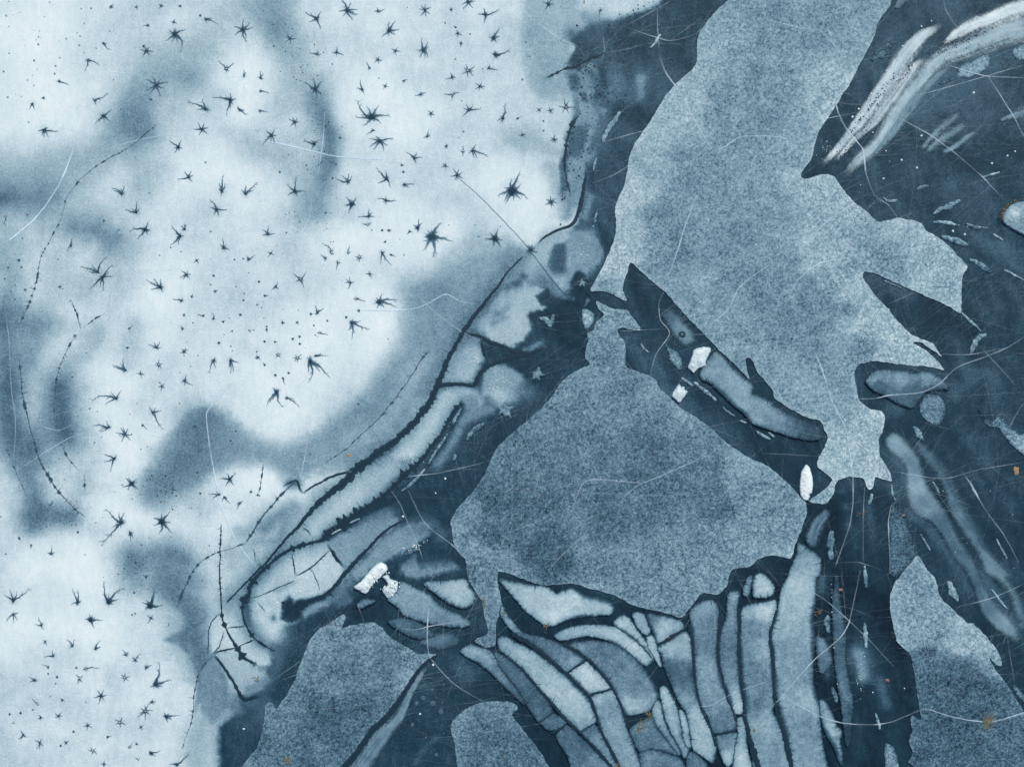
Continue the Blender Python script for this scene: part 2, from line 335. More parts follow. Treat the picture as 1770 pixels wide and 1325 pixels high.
# wide pale tongue and the ground inside the loop
RG(P('12', '905 480 980 610 890 700 830 780 750 840 650 880 580 930 470 1010 440 1065 300 1100 180 1150 60 1240 60 1180 190 1085 310 955 480 775 600 685 680 605 800 540'), 7, .75, .98, .05)
ST(P('12', '880 560 780 700'), 34, .56, .7, .4); ST(P('12', '640 740 500 880 400 980'), 30, .78, .7, .3); ST(P('12', '330 990 420 1010'), 22, .76, .6)
RG(P('12', '480 1085 300 1120 150 1190 40 1300 0 1400 -30 1500 0 1590 60 1640 110 1720 200 1640 290 1600 340 1550 480 1480 560 1400 620 1290 560 1180'), 8, .73, .98, .12)
ST(P('12', '300 1200 400 1200 480 1150'), 30, .74, .7, .4); ST(P('12', '500 1280 420 1330'), 34, .74, .7, .4); ST(P('13', '60 300 60 400 100 440'), 26, .74, .7, .4); ST(P('13', '0 120 130 80 300 60'), 16, .58, .6)
ST(P('13', '160 140 290 80'), 8, .42, .5)
RG(P('13', '190 260 200 220 240 170 260 220 340 200 440 180 560 120 620 60 640 100 560 180 460 230 400 260 330 330 250 340 180 330'), 6, .10, .95, .15)
ST(P('13', '130 330'), 6, .10, .9); ST(P('13', '350 290 430 240 520 190'), 9, .50, .85, .3); ST(P('13', '570 200 600 110 640 90'), 9, .42, .8, .3)
ST(P('13', '0 640 60 700'), 10, .38, .6); ST(P('13', '-40 560 40 600 100 580'), 22, .62, .9); ST(P('13', '20 700 50 780'), 10, .34, .7)
RG(P('12', '500 1085 560 1020 700 940 840 860 900 850 920 880 860 980 790 1060 700 1170 620 1230 560 1160'), 9, .46, .9, .15)
ST(P('12', '560 1070 640 1050'), 18, .6, .7); ST(P('12', '640 960 720 930'), 9, .3, .6); ST(P('12', '870 880 850 950'), 14, .24, .6)
RG(P('12', '640 1300 740 1190 860 1060 960 960 1030 980 980 1050 900 1130 830 1200 720 1310'), 10, .52, .95, .15); ST(P('12', '960 1000 1060 960 1150 900'), 16, .28, .7)
ST(P('12', '1200 1010 1320 860 1400 780'), 26, .07, .7); ST(P('12', '1280 700 1320 850'), 34, .16, .6); ST(P('12', '1500 330 1420 500'), 22, .15, .6); ST(P('12', '1000 780 1080 850'), 24, .07, .7)
ST(P('12', '930 1130 1050 1050'), 16, .28, .7); ST(P('12', '1010 1290 1150 1265 1250 1245 1340 1232'), 7, .36, .7, .9); ST(P('12', '1000 1200 1080 1180'), 10, .16, .6)
# deep ice under the fan, and the lower dark pool
RG(Q('860 992 880 998 1000 1014 1090 1046 1178 1070 1205 1040 1262 1020 1270 985 1330 965 1372 962 1395 900 1420 872 1450 850 1540 850 1560 1000 1560 1100 1590 1250 1570 1400 930 1400 900 1250 800 1110 860 1090'), 10, .06, .95, .06); ST(Q('1480 880 1500 1000 1500 1150 1540 1300'), 34, .125, .75, .3)
ST(P('13', '1300 640 1450 700 1600 850'), 20, .08, .6); ST(P('13', '1390 660 1440 720'), 18, .26, .7); ST(P('13', '1180 750 1080 900'), 30, .2, .5); ST(P('13', '1020 1150 900 1300'), 34, .13, .6)
ST(P('13', '1110 1300 1190 1170 1250 1110'), 5, .26, .5, .5); ST(P('13', '200 560 100 750'), 26, .17, .6); ST(P('03', '1560 900 1640 1050'), 26, .16, .6); ST(P('03', '1700 880 1740 950'), 18, .24, .6); ST(P('13', '0 850 40 950'), 16, .26, .6)
ST(P('13', '850 180 760 330 880 300'), 20, .06, .7)
# dark ice on the right
ST(P('30', '1000 650 1250 620 1500 560'), 22, .26, .6); ST(P('30', '900 760 1000 700 1150 560 1250 470'), 20, .34, .7); ST(P('30', '850 300 800 350'), 12, .3, .6); ST(P('30', '1000 60 1200 40'), 24, .2, .5)
ST(P('30', '1400 1100 1600 1000'), 50, .08, .6); ST(P('30', '900 1000 1200 950'), 40, .09, .5); ST(P('30', '1250 1230 1500 1200'), 14, .2, .5); ST(P('30', '550 200 600 260'), 20, .1, .5)
ST(P('31', '700 600 900 680 1000 720'), 20, .2, .5); ST(P('31', '1000 800 1200 900'), 24, .08, .6); ST(P('31', '1500 600 1400 800'), 40, .12, .6); ST(P('31', '1590 380 1680 430 1750 440'), 14, .27, .7)
ST(P('31', '680 560'), 6, .16, .5); ST(P('32', '1400 200 1600 250'), 50, .11, .6); ST(P('32', '1640 700 1754 720'), 22, .22, .6); ST(P('32', '560 700 540 760'), 14, .2, .7); ST(P('32', '540 850 560 970'), 9, .32, .85, .3)
ST(P('32', '1250 60 1300 110'), 14, .24, .6); ST(P('32', '860 130 1000 150'), 16, .28, .7); ST(P('32', '1150 350 1250 480'), 26, .15, .6); ST(P('33', '640 570 660 700'), 14, .5, .9, .3); ST(P('33', '560 600 600 760'), 12, .24, .8, .3)
ST(P('33', '770 740 820 900'), 11, .28, .8, .3); ST(P('33', '400 60 390 140'), 8, .3, .8, .3); ST(P('33', '1540 20 1620 40'), 16, .26, .6); ST(P('33', '700 1150 640 1250'), 40, .12, .5); ST(P('33', '1700 300 1754 350'), 9, .4, .8)
ST(P('32', '1680 900 1700 1000'), 40, .11, .5)
ST(P('21', '900 950 950 1100'), 30, .11, .5); ST(P('21', '420 900 300 1000'), 30, .10, .5)
def TE(s): return GX_(300, 560, 1.893, s)
# --- closer reading of four busy spots
RG(TA('525 50 580 -10 720 -60 900 -40 900 200 760 200 640 190 600 150 560 250 480 250 530 190 570 110'), 3, .15, .8, .05, 3)
RG(TA('480 320 560 300 640 290 700 240 760 280 770 400 730 480 700 560 740 600 835 640 800 720 760 800 690 900 640 1010 640 1150 620 1340 505 1340 482 1150 492 1050 500 880 540 760 600 660 600 560 510 470'), 3, .47, .95, .05, 3)
RG(TA('500 340 590 345 600 420 570 480 520 470'), 5, .20, .85, .05, 3); RG(TA('610 500 660 500 665 570 610 570'), 3, .12, .9, .05, 2); ST(TA('770 550'), 11, .08, .9, .1); ST(TA('785 568'), 5, .55, .9, .1)
RG(TA('530 790 650 760 660 850 625 950 600 1040 500 1045 505 900'), 4, .26, .9, .05, 5); ST(TA('690 330 740 420'), 9, .24, .7, .2); ST(TA('590 560 560 640'), 10, .62, .5, .2)
RG(TA('430 1090 470 1020 490 1100 490 1200 520 1330 450 1330 425 1200'), 3, .24, .9, .05, 3); ST(TA('495 890'), 4, .14, .8, .1); ST(TA('482 990'), 5, .14, .9, .1); ST(TA('470 1048'), 5, .14, .9, .1)
RG(TA('850 400 950 350 985 450 905 530 830 520'), 7, .30, .8, .05, 3); RG(TA('1010 560 1030 450 1100 370 1140 370 1140 520 1060 600'), 5, .44, .85, .05, 3); RG(TA('720 600 760 700 700 880 680 1000 760 900 820 700'), 7, .20, .7, .05, 2); ST(TA('780 280 800 420'), 9, .08, .8, .1)
RG(TD('270 700 480 640 620 610 700 690 740 920 680 1100 480 1330 150 1150 0 1090 170 980 310 840'), 5, .10, .9, .05, 3)
RG(TD('360 170 450 110 560 90 590 130 560 180 480 190 430 250 400 330 330 280 280 320'), 4, .64, .9, .05, 2); RG(TD('280 470 400 420 470 470 560 540 620 600 560 610 480 600 420 520 330 500'), 6, .36, .85, .05, 4)
RG(TD('560 180 620 110 720 90 800 150 850 230 840 300 760 380 720 430 640 400 600 430 580 520 550 520 570 420 600 340 570 270'), 4, .47, .95, .05, 3); RG(TD('440 260 480 200 550 190 580 240 560 330 580 400 520 420 450 390 430 320'), 6, .20, .85, .05, 3)
RG(TD('620 430 660 390 720 420 730 480 700 540 640 540 600 500'), 3, .10, .95, .05, 3)
RG(TD('0 930 -60 800 0 760 130 680 250 580 330 520 400 530 340 590 370 650 410 670 390 690 300 700 270 750 300 840 230 920 160 960 80 950'), 3.5, .67, .95, .05, 5); ST(TD('0 800 100 740 30 720'), 6, .36, .6, .2); RG(TD('340 590 400 540 430 520 460 600 440 650 380 650'), 2.5, .12, .95, .05, 3)
RG(TD('230 1000 310 950 390 910 400 960 330 970 290 1020'), 4, .42, .9, .05, 4); RG(TD('0 1090 60 1100 160 1130 220 1190 200 1240 120 1300 -60 1300 -80 1180'), 4, .52, .8, .05, 5)
RG(TB('1340 40 1600 0 1620 60 1480 110 1360 170 1290 300 1200 440 1100 560 1060 570 1080 520 1180 380 1240 260'), 6, .42, .9, .05, 4)
RG(TB('1210 30 1340 -20 1320 60 1240 220 1160 320 1090 420 1010 530 910 650 790 730 660 800 600 860 470 940 420 990 310 1050 190 1120 0 1200 -60 1310 60 1290 250 1160 450 1030 640 950 770 850 910 710 1010 580 1110 430 1200 290'), 4, .07, .9, .04, 4)
RG(TB('985 50 1050 -40 1150 -140 1300 -100 1290 0 1230 60 1190 125 1120 210 1100 280 1060 350 1000 390 960 450 900 520 860 570 800 600 740 640 690 560 640 470 720 400 700 340 790 240 880 170'), 3, .78, .97, .04, 5); RG(TB('690 530 780 500 880 500 860 570 800 610 740 640'), 8, .38, .7, .05, 4)
RG(TB('860 900 760 1000 900 1060 1100 1000 1250 850 1300 700 1150 760 1000 860'), 12, .09, .6, .05)
RG(TC('480 660 520 650 560 620 600 690 700 640 850 610 950 580 1000 610 880 650 740 700 670 780 640 840 540 860 470 820 500 740'), 2.5, .08, .97, .03, 5); ST(TC('400 825'), 4, .08, .95, .05)
RG(TC('680 770 760 700 900 650 1000 630 940 690 820 740 700 830'), 4, .50, .85, .05, 3); RG(TC('1040 560 1060 470 1110 560 1150 640 1100 710 1020 720'), 5, .34, .8, .05, 4); RG(TC('1200 620 1350 590 1480 640 1480 800 1380 850 1200 830 1120 780'), 5, .055, .9, .04, 2)
RG(TC('920 80 1000 90 1060 160 1000 180 940 130'), 4, .66, .8, .05, 3); RG(TC('600 100 740 110 900 100 960 170 1060 320 860 580 560 600 450 620 160 630 200 520 400 260'), 6, .78, .55, .05, 2); ST(TC('440 560 560 510 640 450'), 5, .44, .6, .1)
RG(TE('500 715 540 690 620 650 700 618 745 635 690 690 630 750 572 800 545 760 520 730'), 4, .50, .92, .05, 4); ST(TE('660 640 720 620'), 10, .34, .6, .1)
RG(TE('580 805 640 755 690 708 770 652 850 648 840 690 760 742 700 772 640 805 600 840'), 5, .50, .92, .05, 4); ST(TE('780 670 850 660 880 690'), 12, .30, .7, .1)
RG(TE('740 790 800 800 860 795 920 785 935 800 880 815 820 830 760 830'), 5, .46, .9, .05, 3); RG(TE('745 790 790 760 800 800 760 830'), 4, .5, .6, .05, 3)
ST(TE('290 960 330 1010'), 18, .80, .7, .1); ST(TE('420 830 520 790'), 18, .78, .6, .1); ST(TE('300 830 250 900'), 10, .62, .4, .1)
RG(TE('168 998 220 990 262 1040 312 1070 322 1112 270 1120 222 1070 182 1022'), 3, .76, .95, .04, 2); RG(TE('140 1082 200 1068 262 1122 312 1140 300 1185 255 1212 222 1222 172 1150'), 5, .66, .95, .04, 4); ST(TE('250 1195 300 1165'), 10, .40, .75, .1); ST(TE('310 1140 330 1100'), 6, .2, .7, .1)
RG(TE('165 905 215 880 222 960 240 1008 190 1000 165 950'), 4, .78, .9, .04); RG(TE('120 970 155 940 165 1000 150 1060 125 1080'), 4, .78, .9, .04); RG(TE('100 1110 140 1090 176 1170 166 1260 130 1310 82 1230 86 1150'), 4, .44, .85, .04)
ST(TE('230 1240 290 1230 300 1300'), 16, .24, .7, .1); ST(TE('420 1040 380 1120 330 1200'), 14, .12, .7, .1)
# layered bands of the clear ice on the right
for p, r, t_ in ((P('32', '1050 430 1180 560 1270 740 1380 920 1500 1120 1640 1300'), 9, .27), (P('32', '1320 250 1450 480 1560 700 1700 950'), 12, .21), (P('32', '1560 120 1640 300'), 14, .2), (P('32', '880 450 960 560 1000 720'), 12, .3), (P('32', '1000 880 1120 960 1230 1120 1340 1260'), 12, .27), (P('31', '1000 1130 1180 1260'), 16, .22), (P('31', '1450 330 1600 450 1754 520'), 12, .22), (P('31', '1350 420 1500 520 1700 700'), 8, .19), (P('30', '1100 700 1250 560 1500 420 1700 350'), 26, .21), (P('30', '1000 500 900 640'), 14, .24), (P('33', '1290 20 1420 150 1500 300'), 10, .22), (P('33', '1480 40 1600 220 1700 420'), 9, .28), (P('33', '400 500 410 700'), 9, .22), (P('33', '640 1000 660 1250'), 12, .18), (P('32', '600 760 620 900 600 1100'), 9, .16), (P('32', '700 850 720 1200'), 8, .16), (P('22', '1150 200 1300 320 1450 420'), 12, .19), (P('21', '830 1000 900 1150 1000 1230'), 18, .18), (P('21', '840 600 900 720 960 800'), 12, .06)):
    ST(p, r, t_, .75, .4)
for k in range(110):                      # faint smoky veils inside the clear ice
    x = R.uniform(1040, 1800); y = R.uniform(-20, 1340); a = R.uniform(.3, 1.5); L = R.uniform(20, 90)
    ST([(x, y), (x + L * math.cos(a), y + L * math.sin(a))], R.uniform(6, 22), R.choice((.05, .07, .19, .23)), .5)
# ------------------------------------------------------------------ star holes: tile, x, y, radius (tile px), arms (angle:length), h = white bubble in the core, c = chunky
STARS = '''
00;1180 230 100 315:150 210:80 35:80 95:40 150:50 260:60 285:60|1638 200 70 i7|1055 575 65 i8|1525 465 50 135:80 50:70 80:30 h|1645 510 30 90:40 60:30|1550 675 70 150:125 75:50 20:45 280:60 260:110 320:40|1385 735 70 145:135 95:75 350:40 180:60|1610 735 35 320:75 0:40 340:40|1362 870 45 i6|1202 990 50 150:80 70:50 230:50|1270 1195 50 185:75 120:50 60:50 20:40 300:40|1495 1285 55 85:115 60:60 110:60|1655 1305 65 60:120 95:60 30:65 150:40|820 1305 55 140:80 60:60 160:60|300 875 60 350:95 190:50 270:60 240:50 300:60 45:30|700 780 60 215:80 35:75 310:60 280:40 170:30|640 678 40 20:105 130:30 280:30|985 345 45 i7|595 405 35 340:85 270:80|700 295 30 320:65 0:20|1390 130 35 340:80 0:40 270:30|400 550 30 350:70|218 700 30 300:45 240:45|750 48 28 c|918 48 20|1087 40 24|1215 42 17|1350 105 13|1173 150 20 i4|998 172 24 190:35|293 660 20|968 312 16
10;625 70 75 110:105 350:80 20:70 75:60 240:50 320:70 180:60 285:80|420 125 60 155:90 150:60 225:60 60:60 290:80|832 78 32 20:50 100:30 180:25|1148 68 40 i7|1325 65 22 c|1440 15 45 i7|1555 100 60 5:110 90:50 270:60 180:50|908 205 75 60:80 95:60 5:70 225:70 320:50 270:40|1140 338 80 110:85 65:65 240:60 280:60 310:60 20:40 180:45|1610 255 60 60:90 10:45 240:40 300:40 c|1625 370 50 10:110 110:30 300:30 c|1370 225 32|1390 292 25 260:30|1355 185 16 150:20|950 343 26 i5|832 403 28 i5|772 458 25 110:50|420 365 35 170:50 80:30 0:30|553 353 40 350:55 90:40 180:30 270:30|1437 477 45 i7h|1580 460 30 350:60 80:25|1330 520 35 200:50 100:35 0:30|1517 583 30 i6|1335 637 42 170:60 270:40 20:50 60:30h|1447 740 60 355:85 230:65 110:45 60:45 170:45|1190 765 30 i5|1120 637 32 20:40 200:40 90:20|1005 547 24 30:30|880 580 20 i4|725 600 40 100:65 170:40 300:35|410 600 75 90:75 50:75 150:85 230:50 270:65 320:65|238 260 36 i6|40 525 35 80:50 60:40|40 613 25 0:65|37 748 25 0:55|270 822 35 i6|113 910 55 215:95 300:60 60:50 140:50 0:40 270:50|405 970 60 160:80 60:45 240:45 130:40|790 790 110 165:160 100:85 45:100 355:125 200:110 220:85 330:80 15:75 145:60|800 878 30 210:55|845 950 75 15:95 200:85 160:70 240:75 310:75 340:60 130:45|1675 795 50 65:105 200:45 280:35 240:40|1165 920 32 80:50 200:30|1293 985 22|1405 1018 28 90:40 270:35h|1470 1015 55 350:115 60:50 290:50 310:60 200:35|1075 1065 50 130:65 10:55 290:40 60:45|1285 1115 25 i5|1365 1180 45 i7|890 1205 60 130:105 100:60 200:65 310:65|1010 1243 35 0:70 330:40 c|630 1225 55 170:95 60:50 120:60 90:60|275 1290 65 85:105 150:75 10:75 200:60 300:40|1735 1285 140 60:150 100:90 185:105 250:100 350:130 320:85 230:90 20:80 150:60 280:70 205:70|993 1113 16|1003 1158 12|480 850 12|577 928 10
01;918 145 55 95:80 170:75 60:45 130:40|980 260 70 170:115 75:60 240:85 220:50 0:40 300:40|1213 305 60 130:95 235:90 0:30 250:60|1245 260 38 90:45 60:40 130:40|1460 125 60 120:85 5:70 280:40 240:45 300:50 160:50|1508 385 45 85:75 130:40 350:45 60:30|1675 460 32 40:55 120:30|660 545 60 145:130 85:125 180:70 130:70|690 580 55 55:110 225:125 280:95 0:75 260:70 30:60|1080 648 65 160:110 130:75 90:60 200:65 0:30 300:40|1255 565 38 i6|1225 738 36 175:65|1293 710 18|1325 468 22 i4|478 365 36 80:60 230:50|1055 1055 45 165:65 70:50 100:40|1240 1080 28 i6|1443 1140 40 240:95 280:55 90:25|1553 1140 50 280:90 300:85 260:60 340:60|1070 1170 32 i6h|845 1205 55 115:95 150:95 185:85 135:60|1245 1275 45 320:65 80:40 200:30 270:40|948 1230 24 i4|1230 930 28 100:30|1440 860 26 90:40|1505 880 17|1370 838 20 170:45|1240 835 14|1450 675 20|1440 570 14|1620 833 17|1685 940 18 h|1475 1022 15|1740 1120 20|405 645 18|870 925 18 50:30|505 975 18 i4|128 465 16|170 665 16|215 705 14|860 1055 14|1090 1315 28 i5
11;655 90 60 120:65 45:60 250:65 180:50 0:30 c|888 65 40 160:65 340:70 90:30|770 170 50 100:55 175:75 0:40|763 228 34 180:40 30:30h|90 290 50 85:60 130:50 0:50 200:40|1100 250 45 90:65 45:50 150:40 c|1043 275 26|905 265 20|860 265 13|880 343 18|1195 305 110 65:120 355:150 300:150 235:90 250:115 180:55 330:60 c|1620 320 70 60:70 120:55 190:70 250:60 310:80 340:55 c|518 415 40 115:95 80:35h|633 410 30 90:50h|565 480 28 255:55h|478 455 32 140:45|705 447 30 i6h|860 415 36 310:110 270:75 300:60|920 430 24 340:35|108 420 24 i4|310 595 55 40:65 130:65 285:60 200:40h|143 645 30 60:30 i3|775 560 26 i4|645 620 36 130:40 i4|68 705 18 0:30|685 725 30 345:65h|840 745 65 15:135 345:125 270:50 60:60 310:55 200:40 c|425 820 40 110:55 30:55|380 828 14|618 850 18|703 805 15|655 885 50 280:115 330:135 5:65 260:60 c|435 953 26 350:65h|190 888 24 120:25|288 885 14|258 995 13|138 1015 14|68 1170 18|160 1103 24 i5h|288 1125 32 i6h|20 1120 20|193 1262 24 290:45|140 1240 13|230 1225 13|375 1145 65 330:185 300:155 260:85 315:100 c|415 1110 30 0:85 20:40|30 610 14|82 932 10|68 1013 10|303 980 9|305 1028 9
02;785 110 60 150:190 60:65 210:90 130:60|1030 205 50 115:45 10:65 300:135 60:40|735 305 45 165:125 195:75 225:65 110:50|843 348 48 i8|770 515 50 150:80 200:75 240:95 60:35|960 290 18 310:45|888 683 50 i8c|1168 722 24 i4|1548 655 55 165:75 60:65 120:50 300:50 240:60|1475 758 30 190:75 130:30 210:60|1515 775 26 300:60 230:40|1613 815 30 250:45 30:30 c|1690 738 15|1738 760 13|818 945 60 150:145 110:75 75:75 225:70 235:210 c|1090 940 75 45:95 95:65 140:65 350:65 320:105 275:95 200:60 c|878 1015 34 270:60 300:45 c|985 1310 28 30:30 150:30|915 1213 13|525 1010 13|130 1050 15|210 1098 16 270:30|345 1155 30 80:60 10:30 180:30|1310 298 13 0:25|1350 750 9
12;150 65 55 215:125 275:115 255:90 150:40 c|220 105 30 325:105 345:50
03;90 205 60 100:85 35:150 60:75 150:75|90 295 42 225:70 300:55 270:60 30:40|525 215 48 125:105 80:90 200:50|733 215 70 120:155 65:155 20:75 100:60 c|1015 240 75 65:165 0:85 140:65 110:55 200:40 c|1018 320 28 240:45 i4|278 370 42 110:60 180:45 300:35|610 335 60 0:85 100:45 310:60 160:45 60:40 c|305 480 20 i4|490 510 36 130:65 70:50 200:30|645 525 36 65:65 20:40 c|358 578 32 170:65 95:45|325 650 24 165:45|515 655 15|578 665 32 10:95h|538 728 30 240:40 i4h|850 570 34 120:45 60:30 180:30|912 605 40 65:60 140:35|985 655 32 40:50 c|840 723 30 i6h|1048 765 65 60:160 10:115 340:55 300:40 c|680 845 50 i6|235 740 36 150:50 200:40|250 900 26 120:50h|420 872 17 i4|385 718 10|395 980 28 i5|275 990 24 200:25 i3|140 960 12|65 968 13|92 1025 13 h|1025 885 30|978 950 48 i8h|1120 985 48 20:95 330:45 280:45 c|158 1108 34 240:45 i3|268 1160 38 270:45 i4|590 1045 28 i5|495 1085 14|445 1160 20 i4|410 1180 11|727 1120 25 c|810 1025 38 70:40 i5h|950 1055 19 i4|875 1188 24 h|922 1168 17|1018 1230 38 20:65 320:40 c|932 1270 19 h|628 1215 28 i5h|700 1305 24 i4|1190 1305 40 30:140 180:50 c
20;265 30 34 i6c|615 70 24 250:65c|203 740 20 i4c|280 745 24 i5c|385 725 46 100:70 i5h|55 798 17 30:25|90 908 20 i5|305 940 28 i7c|505 655 22 c|435 1145 14 c|500 495 11|500 525 11|490 585 13
21;283 75 36 i9c|145 395 40 i10c
'''
SPECKS = '''
00;740 210|1045 845|1018 670|1385 1093|1005 1298|193 822|53 655|300 112|447 260|540 245|535 305|648 325|566 355|403 390|230 408|25 482|42 105|568 158|615 57|258 300|62 360|260 250|185 540|228 575|765 535|815 737|548 60|912 1060|335 15|60 10|368 497|375 445|1640 42
10;838 527|1453 230|590 853|1030 50|525 1200|60 75|130 310|170 1158|550 1105|1408 887|1377 926|1285 155|465 352|1353 398|1397 678|1538 463|350 1113|228 1040|127 165|500 820
01;700 200|1150 380|1075 433|1580 462|1640 455|1420 630|1590 643|1675 550|1645 690|1640 735|1300 887|1510 965|1565 942|1710 935|1555 1045|1565 1075|1733 1080|1335 1108|1212 1222|1285 1180|1075 1290|32 590|103 630|100 730|55 515|145 513|185 160|582 1088|487 1253|35 707|800 260|1220 408|1420 273
11;48 785|18 765|400 905|490 873|900 995|980 323|790 262|1485 228|1658 238|1510 305|235 148|305 205|215 280|410 970|82 912|15 1082|480 147|1310 230|1008 430
02;605 178|875 215|638 407|950 450|823 692|1555 395|1080 562|1210 657|1230 258|1210 143|1590 330|690 1100|573 1160|40 1157|5 905|470 880|545 185|522 230|1005 1048|955 1095|1022 630|993 660|1410 1100|1350 885|55 458
03;325 695|340 847|222 938|580 887|905 150|890 300|910 290|375 762|1137 365
20;115 285|140 380|90 535|350 272|232 815|480 765|545 585|600 575|660 590|700 618|590 610|580 655|770 690|232 880|350 45|745 97|795 97|838 70|870 60|910 40|943 20|870 35|970 12
12;35 765|695 145|705 375|375 485|700 148'''
